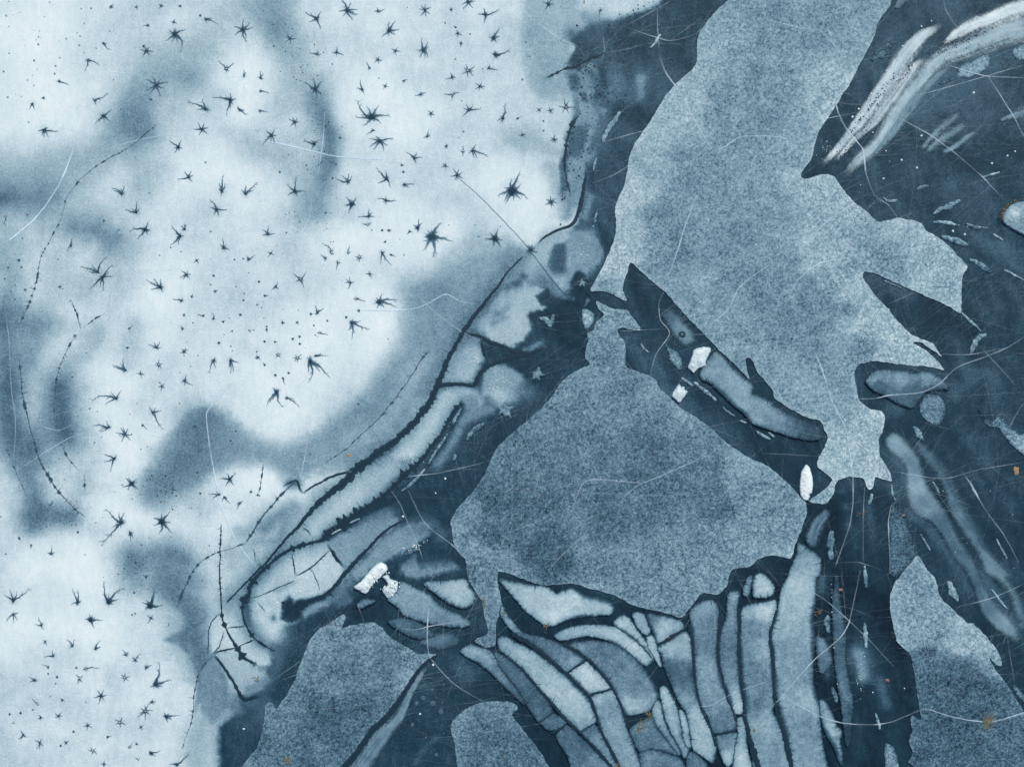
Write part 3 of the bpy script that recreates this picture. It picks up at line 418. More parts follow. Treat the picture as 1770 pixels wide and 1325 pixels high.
# ------------------------------------------------------------------ cracks: label, width px, beads 0..1, hair length px, path
CRACKS = [
 ('long main crack, jagged and dark, from the spiky hole down to the banded plates', [2, 3, 5, 7, 8, 8, 9, 11, 12, 12, 12, 12, 15, 15, 12, 9, 6, 5, 4, 3.5, 3, 2.5], .45, 12, P('21', '90 445 0 535') + P('11', '1640 640 1560 740 1480 840 1400 960 1340 1070 1290 1160 1230 1320') + P('12', '1170 150 1060 290 960 385 900 430 760 530 670 600 600 680 480 770 390 860 310 950 190 1080 90 1200 0 1290') + P('03', '1640 100 1530 215')),
 ('broad black crack with a furred edge, curling into a loop at its lower end', [4, 6, 8, 10, 9, 10, 11, 12, 11, 11, 11, 11, 12, 10, 7, 7, 7, 7, 7, 8, 9, 7, 5, 5, 4, 3], .6, 8, P('12', '1395 140 1330 210 1295 290 1240 375 1180 450 1120 530 1040 600 960 680 870 770 800 815 700 880 600 950 500 1010 450 1065 280 1110 150 1185 40 1280 -35 1380') + P('03', '1680 150 1632 240 1650 350 1700 440 1754 490') + P('13', '60 505 130 545')),
 ('dark forked crack running from the main crack into the pale lobes', [2, 5, 7, 7, 7, 6, 5], .2, 5, P('11', '1410 955 1500 972 1600 1020 1700 1060 1754 1085 1850 1095 1950 1060')),
 ('short dark crack hanging from the forked crack between two pale lobes', [3, 5, 6, 3], .2, 3, P('11', '1525 990 1540 1060 1555 1110 1575 1145')),
 ('curved black crack round the rounded head of the bright tongue', [9, 7, 6, 8, 8, 7, 7, 7, 8], .2, 5, P('11', '1225 1315 1300 1300 1400 1300 1480 1308 1520 1230 1580 1175 1680 1140 1754 1120 1850 1100')),
 ('soft dark crack with tiny ice beads, lowest of the long diagonal ones', [2, 4, 5, 6, 7, 8, 7, 6, 5, 4], .2, 4, P('12', '1010 925 900 990 820 1060 700 1190 600 1300') + P('13', '560 85 480 165 400 195 330 215 240 240')),
 ('short fat dark crack below the bend of the black crack', [3, 6, 6, 4], .2, 3, P('12', '490 1095 530 1150 565 1200 605 1245')),
 ('thin crack slanting under the bend of the black crack', [2.5, 2.5, 3, 2], .5, 4, P('12', '505 1130 400 1235 340 1275 275 1303')),
 ('thin upright crack joining the loop to the slanting one', [1.5, 3, 2.5], .5, 4, P('12', '250 1150 265 1230 275 1302')),
 ('straight hair-thin dark crack inside the loop', [2, 1.6, 1.6, 1.2], .4, 2, P('12', '385 1255 410 1320') + P('13', '420 70 443 135')),
 ('thin crack crossing the loop from its left side', [1.3, 1.4, 2, 1.6], .3, 2, P('03', '1670 195 1754 170') + P('13', '130 130 270 70')),
 ('short oblique dark crack on the broad pale tongue', [2, 4, 2], .2, 2, P('12', '325 977 355 1000 380 1030')),
 ('short thin crack low on the pale ground inside the loop', [1.2, 2, 1.2], .2, 2, P('13', '20 215 75 282')),
 ('thin arched crack above the upper end of the main crescent', [3, 4, 4, 3, 3], .3, 2, P('12', '655 603 560 622 430 682 370 720 328 748')),
 ('bent crack edging the dark triangular patch', [2, 3, 4, 4], .2, 2, P('12', '190 700 280 663 305 710 328 748')),
 ('thin beaded crack falling away from the dark triangular patch', [2, 2.5, 3, 3.5, 3], .6, 3, P('12', '275 668 180 760 60 900 0 990') + P('02', '1655 1085')),
 ('upright furred crack ending in a blot beside the lower left frost sheet', [1.2, 2.5, 2.5, 3.2, 3, 3.2, 4, 6, 8, 4], .6, 4, P('02', '1490 955 1486 1090 1482 1200 1482 1320') + P('03', '1490 200 1500 330 1530 410 1590 510 1650 590 1740 640')),
 ('straight dark crack from the five-way joint down to the dark ice', [5, 4, 5, 6, 7, 6], .2, 3, P('03', '1440 568 1490 630 1540 700 1600 800 1645 868 1754 842')),
 ('thin crack rising from the five-way joint to the loop', [4, 2.5, 2, 2.5], .4, 3, P('03', '1435 570 1480 545 1590 520') + P('03', '1725 460')),
 ('short level crack joining the furred crack to the loop', [2, 2.5, 3], .4, 3, P('03', '1525 388 1580 382 1655 378')),
 ('thin bowed crack on the left of the five-way joint', [2, 2, 1.8, 2], .3, 2, P('03', '1485 285 1420 355 1405 450 1402 565')),
 ('thin curved crack just right of the bowed one', [1.5, 2, 2.5], .3, 2, P('03', '1512 410 1478 505 1430 575')),
 ('dotted crack along the right of the bottom left white lobe', [2, 1.6, 2, 2.2, 2, 1.2], .9, 4, P('03', '1435 575 1350 670 1310 820 1300 980 1270 1080 1225 1200')),
 ('beaded crack arching from the grey edge to the furred crack', [2, 3, 3, 2.5, 2, 2], .9, 4, P('03', '1190 250 1240 130 1300 10') + P('02', '1340 1220 1440 1155 1560 1118 1655 1085')),
 ('dotted crack curving up through the upper blue cloud', [1.5, 2.5, 2, 2, 1.5, 1.2, 1], 1, 3, P('00', '470 1300 540 1210 590 1165 700 1085 820 1020 900 970 1045 848')),
 ('sparsely dotted crack running down beside the long white arc', [2, 2, 2, 1.5, 2, 2, 2.5, 2], 1, 4, P('01', '475 0 440 70 410 190 325 355 275 450 250 590 205 740 130 900')),
 ('short dotted crack under the double star hole', [2, 2.2, 2], .8, 4, P('01', '475 730 515 820 547 935')),
 ('faint row of dots climbing right of the short dotted crack', [1, 1.4, 1.6], 1, 2, P('01', '560 920 640 860 712 820')),
 ('upright dotted crack with fine barbs over the left blue cloud', [2, 2, 2, 2.4, 2, 1.5], .9, 6, P('01', '508 975 450 1075 400 1190 380 1285') + P('02', '370 90 365 230')),
 ('long barbed crack bending down the left edge of the white ice', [1.5, 1.5, 2, 3, 2.5, 2.5, 2.8, 3, 3, 2.8, 2.5, 1.5], .75, 6, P('01', '130 1120 145 1290') + P('02', '150 70 170 165 200 290 230 400 270 530 320 620 375 710 425 770 490 840 575 908')),
 ('dotted crack slanting below the left blue cloud', [2, 2, 1.5], .9, 3, P('02', '415 418 460 510 540 605')),
 ('short upright row of dots left of the smallest chain of stars', [1.5, 2.2, 2], 1, 2, P('02', '568 620 570 690 582 755')),
 ('faint dotted crack close to the left border', [1, 1.6, 1.6], 1, 2, P('02', '40 440 115 620 180 768')),
 ('shortest dotted crack, above the lower left cloud', [2, 1.6], .9, 2, P('02', '358 800 315 872')),
 ('tiny dotted crack under the darkest blue cloud', [1.6, 2], 1, 3, P('01', '50 150 25 228')),
 ('long thin barbed crack running parallel to the main crack', [1.5, 2.4, 1.6, 1.6, 2, 2, 1.6, 1.4, 1.2, 1], .75, 7, P('11', '1185 1065 1120 1140 1070 1225 1010 1310') + P('12', '940 120 860 220 770 310 690 380 610 455 480 540')),
 ('upright dashed crack on the small white patch by the triangle', [1.2, 2, 2.2, 1.2], .8, 2, P('12', '60 550 48 640 42 690 25 760')),
 ('ruler-straight grey crack passing through the spiky hole', [1, 1.8, 1.8, 2, 2.4, 1.6], .1, 0, P('10', '1365 1190 1520 1325') + P('21', '0 240 110 360 300 610 420 745')),
 ('smooth curved dark crack reaching the spiky hole from above', [2, 5, 7, 8, 6, 5, 4.5, 4, 3], .1, 0, P('21', '520 -130 508 -50 500 0 480 100 450 190 410 235 330 262 240 310 195 355')),
 ('knotty dark crack poking out to the left of the dark channel', [1, 2.5, 3, 5, 4, 6, 4, 2], .6, 4, P('20', '245 530 330 485 380 462 430 452 495 425 560 385 600 375 655 352')),
 ('thin dark edge crack left of the pale strip in the channel', [2, 5, 4, 6, 3, 2.5, 1.6], .6, 2, P('20', '470 770 420 850 390 950 375 1070 380 1160 395 1240 412 1325')),
 ('smooth dark crack on the right side of the lower left frost sheet', [3, 5, 7, 8, 9, 10, 10, 10, 9, 10, 11, 12], .1, 1, P('13', '1230 570 1160 615 1100 680 1050 760 1000 840 950 910 890 990 810 1060 750 1140 690 1220 630 1300 560 1360')),
 ('tiny dark crack beside the cross-cut white cell', [1.5, 2.5, 1], .3, 2, P('02', '1705 1120 1715 1160 1722 1205')),
 ('short cross crack above the whitest cell of the fan', [3, 4, 3], .3, 2, P('23', '385 695 440 655 510 612')),
 ('feathered cross crack below the whitest cell of the fan', [5, 5, 4, 3], .5, 4, P('23', '530 850 560 832 620 818 700 795')),
 ('upper short cross crack in the dusky lower bands', [2, 3, 2], .3, 2, P('23', '205 1022 250 985 296 955')),
 ('lower short cross crack in the dusky lower bands', [4, 4, 2], .3, 2, P('23', '285 1095 330 1075 388 1032')),
 ('cross crack cutting off the dusky wedge cell', [2, 3, 1.5], .3, 2, P('23', '478 1092 520 1065 575 1030')),
 ('stout oblique gash between the kite plate and the dusky-middled plate', [3, 5, 5, 3], .3, 1, P('23', '1000 505 1060 465 1110 435 1172 400')),
 ('level crack across the foot of the grey plank plate', [3, 4, 3], .3, 2, P('23', '1385 1102 1460 1088 1530 1080')),
 ('knobbly black crack between the broad upright and the longest upright', [3, 5, 7, 7, 5, 5, 6, 8, 9, 8], .4, 5, P('33', '85 265 70 330 48 400 45 480 60 560 65 700 70 850 90 960 130 1080 190 1330')),
 ('black crack between the grey plank and the white-tipped slim plate', [6, 7, 5, 4, 4, 4, 3, 3], .35, 3, P('23', '1425 300 1415 420 1405 520 1415 640 1440 740 1465 840 1500 930 1530 1010')),
 ('long thin black crack left of the grey plank plate', [5, 6, 5, 4, 3, 3, 4, 5], .4, 4, P('23', '1215 360 1235 480 1243 600 1252 740 1275 860 1310 970 1360 1070 1395 1180')),
 ('black crack running down beside the white-tipped slim plate', [5, 6, 5, 4, 5, 5, 7, 9, 9], .4, 4, P('23', '1548 250 1550 400 1546 580 1560 740 1578 880 1585 980 1610 1090 1640 1200 1680 1330')),
 ('sinuous black crack above the broad pale band of the fan', [8, 8, 7, 6, 5, 5, 6, 4, 4, 5, 4], .45, 6, P('23', '20 420 130 490 230 560 320 640 400 705 470 780 540 850 580 950 600 1030 650 1140 745 1320')),
 ('sinuous black crack below the broad pale band of the fan', [3, 5, 5, 5, 5, 5, 5], .45, 4, P('23', '0 588 100 680 200 795 300 910 400 1020 500 1110 620 1240 690 1320')),
 ('thin black crack along the outer side of the grey egg plate', [6, 6, 5, 4, 4, 4, 5, 3], .4, 4, P('23', '360 490 450 540 560 620 640 715 700 800 745 890 775 970 800 1060'))]
# ------------------------------------------------------------------ frost sheets (rough white-crusted plates)
FROST = []
def FS(name, label, poly, tones, coarse=()): FROST.append((name, label, poly, tones, coarse))
FS('frost_sheet', 'largest rough frosted ice sheet, running from the top edge down beside the dark channel',
   Q('1300 -50 1276 -12 1260 0 1234 23 1214 49 1205 69 1205 98 1202 113 1188 128 1167 146 1152 164 1139 185 1124 210 1103 239 1090 264 1084 295 1080 318 1070 340 1063 361 1065 386 1062 412 1052 438 1044 456 1031 481 1021 502 1044 503 1065 512 1083 520 1076 499 1083 474 1089 454 1101 463 1119 479 1147 502 1165 522 1188 548 1211 571 1237 599 1265 625 1294 654 1290 636 1288 620 1294 618 1301 625 1309 642 1316 651 1329 667 1338 678 1337 686 1353 698 1372 710 1397 722 1417 727 1425 742 1430 755 1425 773 1416 788 1412 806 1423 814 1438 829 1428 843 1410 857 1397 866 1417 870 1430 868 1441 850 1446 832 1464 824 1474 824 1492 827 1497 840 1503 846 1510 837 1512 824 1525 828 1541 831 1537 814 1528 799 1520 786 1519 757 1525 747 1529 722 1523 710 1505 707 1492 698 1484 691 1481 676 1477 646 1484 630 1512 624 1543 628 1577 632 1602 633 1631 639 1618 622 1602 607 1577 592 1592 592 1610 604 1627 616 1612 594 1597 587 1577 579 1559 563 1543 546 1536 535 1515 513 1503 497 1491 479 1494 470 1510 472 1538 484 1577 502 1620 520 1641 530 1660 542 1661 535 1663 479 1672 461 1656 443 1643 427 1623 412 1601 398 1592 386 1571 380 1551 377 1518 383 1500 368 1487 358 1471 345 1461 332 1451 318 1441 305 1430 302 1415 303 1394 309 1384 305 1389 293 1402 275 1409 246 1415 228 1430 205 1448 177 1469 144 1484 115 1500 85 1510 64 1518 38 1536 13 1545 -10 1560 -50'),
   '1300 20 0.430|1240 60 0.500|1220 100 0.510|1180 180 0.580|1250 180 0.470|1330 100 0.450|1400 60 0.450|1500 20 0.450|1480 80 0.500|1440 150 0.610|1430 180 0.630|1360 200 0.430|1300 300 0.450|1200 300 0.450|1110 260 0.580|1090 330 0.600|1150 380 0.410|1250 400 0.420|1340 380 0.470|1370 260 0.500|1400 320 0.630|1450 350 0.640|1075 400 0.600|1060 460 0.640|1090 440 0.680|1050 490 0.490|1140 450 0.450|1200 500 0.450|1280 560 0.450|1300 480 0.410|1360 500 0.400|1400 570 0.420|1320 610 0.450|1350 650 0.470|1420 400 0.580|1420 440 0.640|1460 500 0.620|1500 440 0.470|1540 440 0.450|1580 440 0.620|1640 470 0.620|1560 400 0.580|1640 520 0.620|1490 560 0.630|1540 600 0.650|1600 620 0.680|1440 530 0.430|1480 610 0.450|1420 620 0.440|1400 680 0.490|1450 700 0.510|1460 640 0.470|1470 760 0.630|1520 720 0.660|1440 810 0.660|1500 800 0.660|1425 860 0.580',
   '1450 340 90|1480 480 90|1600 480 90|1540 580 80|1600 620 50|1440 170 50|1090 450 45|1480 760 70|1430 850 40|1500 820 60')
FS('frost_sheet', 'triangular frosted ice sheet in the middle, with a thin neck and a tail',
   Q('1031 521 1044 526 1060 534 1083 535 1093 548 1107 566 1106 571 1085 568 1075 566 1067 570 1072 581 1080 592 1081 625 1085 635 1103 642 1126 651 1134 657 1137 668 1152 681 1175 704 1203 720 1234 745 1260 768 1291 788 1320 802 1335 811 1353 827 1369 842 1382 858 1392 867 1394 878 1393 891 1384 917 1374 942 1367 964 1356 963 1335 959 1311 965 1296 978 1267 983 1260 996 1255 1013 1239 1027 1216 1023 1203 1036 1183 1062 1175 1067 1152 1059 1111 1050 1085 1041 1060 1027 1019 1016 988 1008 944 1011 913 1003 880 991 862 987 860 1005 866 1036 870 1054 861 1067 857 1088 856 1113 840 1118 820 1108 825 1102 840 1097 843 1088 839 1072 836 1057 833 1036 827 1029 817 1013 809 1000 804 968 786 942 781 917 780 899 791 878 812 855 833 827 843 806 856 778 863 768 889 745 911 727 942 698 957 681 965 666 978 653 1001 638 1019 630 1012 617 1013 602 1017 589 1015 576 1026 571 1031 556 1044 543 1034 534'),
   '1050 540 0.50|1050 580 0.47|1050 610 0.45|1040 640 0.41|1090 570 0.47|980 670 0.39|1090 660 0.37|1000 700 0.37|1140 690 0.41|940 720 0.37|1060 720 0.37|1180 730 0.41|900 770 0.33|980 770 0.31|1050 780 0.29|1130 760 0.30|1220 770 0.37|880 800 0.29|860 860 0.25|920 880 0.26|1000 830 0.32|1080 850 0.27|1150 820 0.27|1200 800 0.31|1280 830 0.45|1340 850 0.47|1240 880 0.31|1300 900 0.47|1370 900 0.49|1140 880 0.31|1060 910 0.31|1180 930 0.41|1240 920 0.43|920 950 0.22|970 970 0.23|860 920 0.24|1010 950 0.39|1080 960 0.42|1020 1000 0.43|1100 1020 0.45|1180 1000 0.45|1280 950 0.49|1220 980 0.47|800 900 0.37|830 960 0.41|880 985 0.40|850 1000 0.39|855 1080 0.35|840 1110 0.31',
   '1060 580 70|1340 880 80|1280 940 90|1180 1010 90|1060 1010 60|820 990 50')
FS('frost_patch', 'small frosted flake beside the neck of the triangular sheet', Q('1007 535 1025 539 1026 556 1021 563 1012 569 1007 556'), '1015 550 0.620', '1015 550 40')
FS('frost_patch', 'narrow frosted chip just above the small flake at the neck', P('21', '525 718 545 730 530 760 505 780 515 745'), '1014 520 0.480')
FS('frost_sheet', 'frosted ice sheet at the lower left, pointing a spur toward the dark pool',
   Q('594 1061 598 1067 595 1075 591 1084 604 1081 625 1077 645 1075 661 1085 671 1098 691 1111 709 1121 722 1129 740 1129 754 1131 743 1136 727 1149 712 1170 697 1195 679 1219 658 1242 638 1265 617 1293 591 1325 565 1380 390 1380 410 1332 420 1320 436 1301 445 1290 452 1267 457 1242 459 1218 465 1213 471 1215 476 1224 494 1203 509 1175 520 1144 535 1108 550 1088 573 1075 586 1065'),
   '590 1075 0.440|560 1100 0.420|620 1090 0.400|650 1110 0.380|600 1130 0.320|540 1150 0.380|680 1130 0.400|740 1132 0.440|640 1160 0.340|590 1180 0.340|520 1190 0.310|690 1180 0.400|560 1230 0.250|620 1230 0.260|480 1240 0.330|480 1300 0.330|550 1300 0.270|440 1330 0.290|660 1240 0.270', '600 1080 40|700 1130 40')
FS('frost_sheet', 'rounded frosted ice sheet on the bottom edge beside the dark pool',
   Q('840 1212 826 1215 812 1221 797 1230 784 1242 779 1254 781 1266 785 1280 788 1306 791 1330 794 1390 980 1390 962 1345 949 1325 934 1298 913 1272 895 1249 885 1234 894 1226 893 1218 880 1212'),
   '800 1240 0.360|840 1230 0.340|880 1225 0.340|850 1270 0.290|820 1300 0.310|900 1290 0.300|900 1330 0.320')
FS('frost_sheet', 'frosted ice sheet in the lower right corner, a round hole in its edge',
   Q('1587 959 1576 970 1566 981 1553 999 1546 1005 1538 1031 1539 1057 1543 1080 1551 1108 1564 1121 1573 1131 1579 1159 1583 1185 1588 1216 1591 1243 1584 1240 1577 1236 1573 1242 1577 1262 1572 1272 1571 1280 1577 1301 1569 1316 1579 1324 1580 1390 1830 1390 1830 1290 1800 1262 1770 1229 1741 1183 1720 1157 1710 1136 1723 1148 1731 1149 1728 1134 1720 1118 1700 1095 1682 1077 1674 1077 1646 1052 1625 1031 1620 1011 1616 999 1602 983'),
   '1585 980 0.550|1570 1020 0.530|1560 1060 0.510|1600 1040 0.490|1620 1070 0.530|1580 1100 0.530|1660 1100 0.550|1700 1110 0.570|1725 1140 0.430|1600 1140 0.290|1650 1160 0.240|1600 1200 0.230|1700 1190 0.230|1650 1230 0.190|1600 1280 0.230|1660 1300 0.210|1740 1260 0.250|1760 1310 0.250', '1590 1010 60|1600 1070 60|1700 1110 40')
FS('frost_patch', 'frosted ice strip cut off by the right border above the lower right sheet', P('33', '1680 770 1720 800 1790 900 1860 990 1860 1060 1790 960 1754 890 1700 830'), '1760 1200 0.360')
FS('frost_patch', 'leaf-shaped frosted chip standing on the bottom edge by the lower right sheet', P('33', '820 1160 870 1190 900 1250 915 1340 915 1440 820 1440 818 1325 812 1200'), '1540 1310 .42')
FS('frost_patch', 'long veil of frost tapering to the right border', P('32', '1440 175 1490 240 1540 260 1570 215 1640 290 1700 330 1754 350 1850 380 1850 560 1754 490 1690 440 1640 390 1580 310 1500 290'), '1700 715 .22|1730 740 .36|1750 765 .48|1765 770 .58', '1760 770 40')
FS('frost_patch', 'round frosted disc on dark ice, nearly a circle', P('32', '1045 160 1070 110 1110 85 1150 85 1190 105 1220 150 1222 200 1205 250 1185 280 1150 288 1110 270 1080 245 1055 210'), '1611 706 .36')
FS('frost_patch', 'pale ragged frost patch below the big white arc', P('30', '1290 510 1310 470 1340 440 1400 405 1440 390 1480 370 1515 372 1528 400 1515 440 1480 480 1430 505 1390 522 1330 520 1260 545 1200 570 1180 560 1200 545 1250 530'), '1690 112 .48|1640 140 .3')
FS('frost_patch', 'pale frost patch cut by the right border beside the white arc', P('30', '1670 345 1700 320 1754 300 1850 300 1850 410 1754 405 1700 395'), '1760 90 .5')
FS('frost_patch', 'thin grey frost patch between the arc and the largest sheet', P('30', '720 400 760 350 800 300 850 280 870 310 860 350 820 370 820 400 780 390 740 415'), '1525 90 .24')
FS('frost_patch', 'slim frosted spindle on the dark tongue beside the white block', P('21', '1050 1015 1080 1050 1130 1080 1155 1130 1168 1180 1160 1205 1130 1190 1100 1155 1072 1130 1080 1100 1060 1060'), '1163 615 .46', '1163 615 30')
FS('frost_patch', 'tapered frost wedge rising from the peak of the lower right sheet', P('32', '855 830 890 830 930 850 960 920 975 1000 1010 1080 1040 1150 1000 1190 950 1250 905 1300 860 1300 850 1200 845 1050 836 950'), '1545 900 .20|1560 930 .22|1560 970 .25')
# ------------------------------------------------------------------ flat banded plates and cells
CELLS = []
def CE(label, poly, tones, edge=5., name='ice_plate', dark=.09): CELLS.append((name, label, poly, tones, edge, dark))
CE('white lens-shaped plate with nibbled top edge under the triangular frost sheet', P('23', '-57 58 0 72 130 98 240 113 290 140 320 160 345 145 420 125 500 160 535 180 600 188 680 218 705 250 685 292 600 297 480 312 380 332 290 372 240 362 180 322 110 262 60 210 0 140 -50 85'), '870 1003 0.556|900 1020 0.619|950 1045 0.694|990 1030 0.694|1030 1045 0.661|1050 1050 0.598|940 1070 0.694', 5)
CE('pale crescent plate hooked round the grey egg-shaped plate', P('23', '308 432 400 390 500 373 620 373 720 385 800 430 880 490 940 550 970 600 925 640 860 592 790 532 700 482 600 447 500 440 400 460 340 467'), '970 1097 0.577|1020 1087 0.619|1060 1090 0.681|1100 1120 0.681|1120 1145 0.619', 3.5)
CE('grey egg-shaped plate, largest cell of the banded fan', P('23', '408 502 500 480 600 480 700 500 780 545 860 612 920 680 960 740 990 800 1002 850 960 925 900 955 830 972 785 962 760 900 730 830 690 760 640 690 570 622 490 562'), '1000 1120 0.390|1030 1120 0.348|1070 1150 0.328|1100 1180 0.369|1120 1210 0.504|1090 1225 0.640|1060 1180 0.390', 3.5)
CE('white blade-shaped plate lying along the outer side of the crescent', P('23', '708 358 760 306 800 322 840 372 880 432 930 492 972 560 972 595 900 510 820 442'), '1075 1080 0.694|1110 1110 0.681|1125 1130 0.619', 3)
CE('small pale tapered plate between two short dark gashes', P('23', '832 292 870 285 905 300 925 350 945 405 930 430 890 410 855 355'), '1100 1070 0.556|1110 1085 0.598', 3)
CE('tiny pointed white plate in the throat of the fan', P('23', '925 450 965 442 982 480 1000 545 1022 645 980 590 940 512'), '1125 1115 0.694|1138 1135 0.661', 2.5)
CE('pale kite-shaped plate touching the triangular sheet', P('23', '930 300 1000 308 1100 325 1172 362 1160 398 1080 445 1002 490 985 440 960 385'), '1125 1070 0.348|1150 1085 0.619|1170 1085 0.577|1140 1100 0.640', 3)
CE('long plate, white at both ends and dusky in the middle', P('23', '1008 517 1100 465 1180 415 1208 440 1225 520 1240 640 1245 740 1268 850 1298 930 1338 1030 1378 1130 1390 1200 1370 1290 1310 1250 1240 1198 1222 1090 1195 960 1135 860 1090 750 1050 650 1030 560'), '1160 1115 0.619|1180 1110 0.577|1160 1160 0.244|1190 1170 0.244|1190 1210 0.473|1210 1240 0.619|1220 1290 0.619', 3.5)
CE('grey plank-like plate, second upright of the fan from the white-tipped one', P('23', '1220 272 1280 222 1350 200 1400 240 1405 330 1410 400 1395 520 1405 640 1440 760 1478 870 1518 960 1528 1060 1460 1083 1384 1090 1345 990 1295 890 1268 780 1258 640 1248 500 1232 380'), '1210 1045 0.494|1220 1080 0.390|1225 1110 0.348|1220 1150 0.452|1230 1200 0.432|1250 1250 0.348', 4)
CE('slim plate with a bright white lower tip', P('23', '1475 165 1510 140 1550 150 1532 220 1532 330 1538 450 1540 600 1553 720 1568 830 1580 915 1560 960 1520 955 1485 840 1440 700 1422 560 1430 420 1465 320'), '1268 1025 0.515|1265 1070 0.390|1260 1120 0.328|1265 1160 0.390|1275 1200 0.577|1275 1225 0.694', 3.5)
CE('broad upright plate, brightest at its square top corner', P('23', '1567 268 1620 232 1754 212 1788 202 1798 270 1766 380 1757 480 1772 560 1776 700 1781 800 1776 960 1846 1080 1886 1250 1905 1420 1670 1420 1642 1250 1622 1150 1607 1060 1597 950 1592 850 1577 740 1567 600 1563 450'), '1290 1050 0.577|1325 1050 0.694|1300 1090 0.369|1330 1120 0.577|1300 1150 0.348|1310 1220 0.348|1320 1250 0.515|1320 1310 0.452', 4)
CE('longest upright plate, pale grey, reaching up between the frost sheet and the dark ice', P('32', '235 1085 300 1125 378 1190 372 1290') + P('33', '350 45 342 200 328 330 338 450 328 600 328 750 352 842 366 900 372 980 382 1100 398 1200 430 1420 212 1420 170 1160 135 1040 105 920 80 800 70 600 56 420 90 300 104 220 122 130 160 55') + P('32', '170 1290 225 1150'), '1385 950 0.452|1395 980 0.536|1380 1010 0.661|1395 1040 0.619|1360 1070 0.598|1370 1120 0.452|1390 1160 0.432|1360 1200 0.473|1400 1210 0.577|1380 1260 0.410|1400 1310 0.473', 5)
CE('narrow pale plate with furred right edge, low beside the longest upright', P('33', '382 872 410 882 450 950 490 1050 520 1085 508 1150 525 1230 520 1300 480 1200 440 1130 404 1050 384 960'), '1425 1220 0.536|1440 1260 0.577|1450 1290 0.452', 4)
CE('short grey plate stranded in the dark gap right of the longest upright', P('33', '355 455 400 455 430 520 455 600 430 655 390 685 370 640 360 540'), '1420 1120 0.432|1425 1145 0.348', 4)
CE('long grey sliver plate tapering at both ends, alone in the dark ice', P('33', '490 40 500 130 515 260 540 380 545 520 560 700 580 800 595 880 590 960 580 1060 575 1160 560 1180 548 1080 535 1000 520 870 490 700 475 540 470 400 465 220 480 100'), '1445 1030 0.223|1445 1080 0.264|1450 1150 0.286|1460 1200 0.328|1465 1240 0.244|1465 1280 0.119', 2.5)
CE('broad pale band sweeping from the tail of the frost sheet down to the right', P('23', '-75 468 -40 442 0 462 60 497 150 540 250 612 340 682 395 722 465 800 537 872 572 980 585 1010 555 1035 480 1085 405 1010 305 900 205 790 105 670 0 578 -60 530'), '880 1110 0.536|910 1130 0.598|950 1160 0.619|990 1200 0.681|1010 1230 0.619|1000 1250 0.473', 3.5)
CE('dusky thin-headed band just above the broad pale band', P('23', '-50 240 -20 290 20 345 100 425 200 447 330 490 415 538 500 600 420 678 380 688 300 602 200 520 120 470 40 420 -30 340 -60 290'), '880 1068 0.536|910 1095 0.306|950 1110 0.328|980 1140 0.369|995 1150 0.515', 3.5)
CE('small cross-cut cell, whitest of the fan', P('23', '412 690 508 618 570 662 640 732 678 790 600 812 545 830 470 758'), '1000 1155 0.694|1030 1180 0.694|1035 1170 0.694|1020 1190 0.694', 3)
CE('grey-blue band continuing below the whitest cell to the bottom edge', P('23', '553 852 690 805 738 890 766 990 788 1060 818 1130 866 1250 906 1340 940 1420 800 1420 755 1340 712 1255 654 1140 614 1020 574 900'), '1030 1210 0.556|1060 1220 0.452|1050 1280 0.473|1090 1310 0.515', 3.5)
CE('dusky wedge cell on the bottom edge below the broad pale band', P('23', '490 1092 568 1040 608 1085 638 1150 698 1265 760 1400 720 1400 640 1260 560 1170'), '1010 1260 0.348|1040 1290 0.432|1060 1320 0.452', 3)
CE('grey-blue band, lower and darker than the broad pale one', P('23', '-95 557 -20 592 0 602 100 692 200 802 288 952 208 1015 160 960 110 880 60 790 0 715 -50 660'), '870 1135 0.306|900 1180 0.264|920 1210 0.244|940 1240 0.286', 3)
CE('small squarish grey cell between two cross cracks of the lower bands', P('23', '222 1025 300 967 378 1027 290 1073 240 1052'), '957 1250 0.328', 3)
CE('dark grey-blue cell running off the bottom edge beside the dark pool', P('23', '322 1115 388 1048 466 1112 556 1200 646 1290 750 1400 460 1400 400 1250'), '980 1270 0.286|1010 1300 0.306|1030 1320 0.369', 3)
CE('outermost band of the fan, pale at its rounded upper tip', P('13', '1392 540 1450 500 1520 520 1600 555 1640 640 1700 720 1754 790 1800 850 1820 900 1775 860 1700 790 1600 690 1500 610 1430 580'), '805 1115 0.494|830 1125 0.504|860 1160 0.369|890 1195 0.328|900 1205 0.286', 4)
CE('squat plate with ochre-stained top at the foot of the grey egg', P('23', '817 1065 900 1012 960 988 990 1062 1040 1122 1098 1190 1128 1240 1050 1213 960 1196 880 1216 842 1140'), '1110 1250 0.410|1130 1255 0.348|1120 1280 0.306|1150 1290 0.369', 3)
CE('slender pale plate hugging the ochre-topped one', P('23', '975 905 1012 880 1036 1000 1078 1100 1140 1200 1140 1235 1060 1130 1000 1050 970 970'), '1135 1225 0.598|1150 1270 0.452', 2.5)
CE('white pod-shaped plate in the middle of the fan', P('23', '1018 792 1050 780 1098 860 1128 930 1148 1020 1165 1130 1205 1200 1180 1262 1150 1190 1094 1090 1054 990 1030 880'), '1150 1200 0.694|1160 1240 0.577|1175 1290 0.494', 3)
CE('small bright seed-shaped plate right of the pod', P('23', '1145 942 1180 968 1208 1080 1216 1190 1182 1150 1162 1040'), '1182 1240 0.694|1190 1270 0.619', 2.5)
CE('dusky arched plate on the bottom edge under the ochre-topped one', P('23', '882 1240 960 1212 1080 1240 1158 1282 1190 1420 930 1420'), '1110 1310 0.348|1150 1320 0.348', 3)
CE('small dark grey plate on the bottom edge right of the arched one', P('23', '1200 1262 1230 1224 1300 1272 1345 1340 1360 1420 1210 1420'), '1200 1315 0.306', 3)
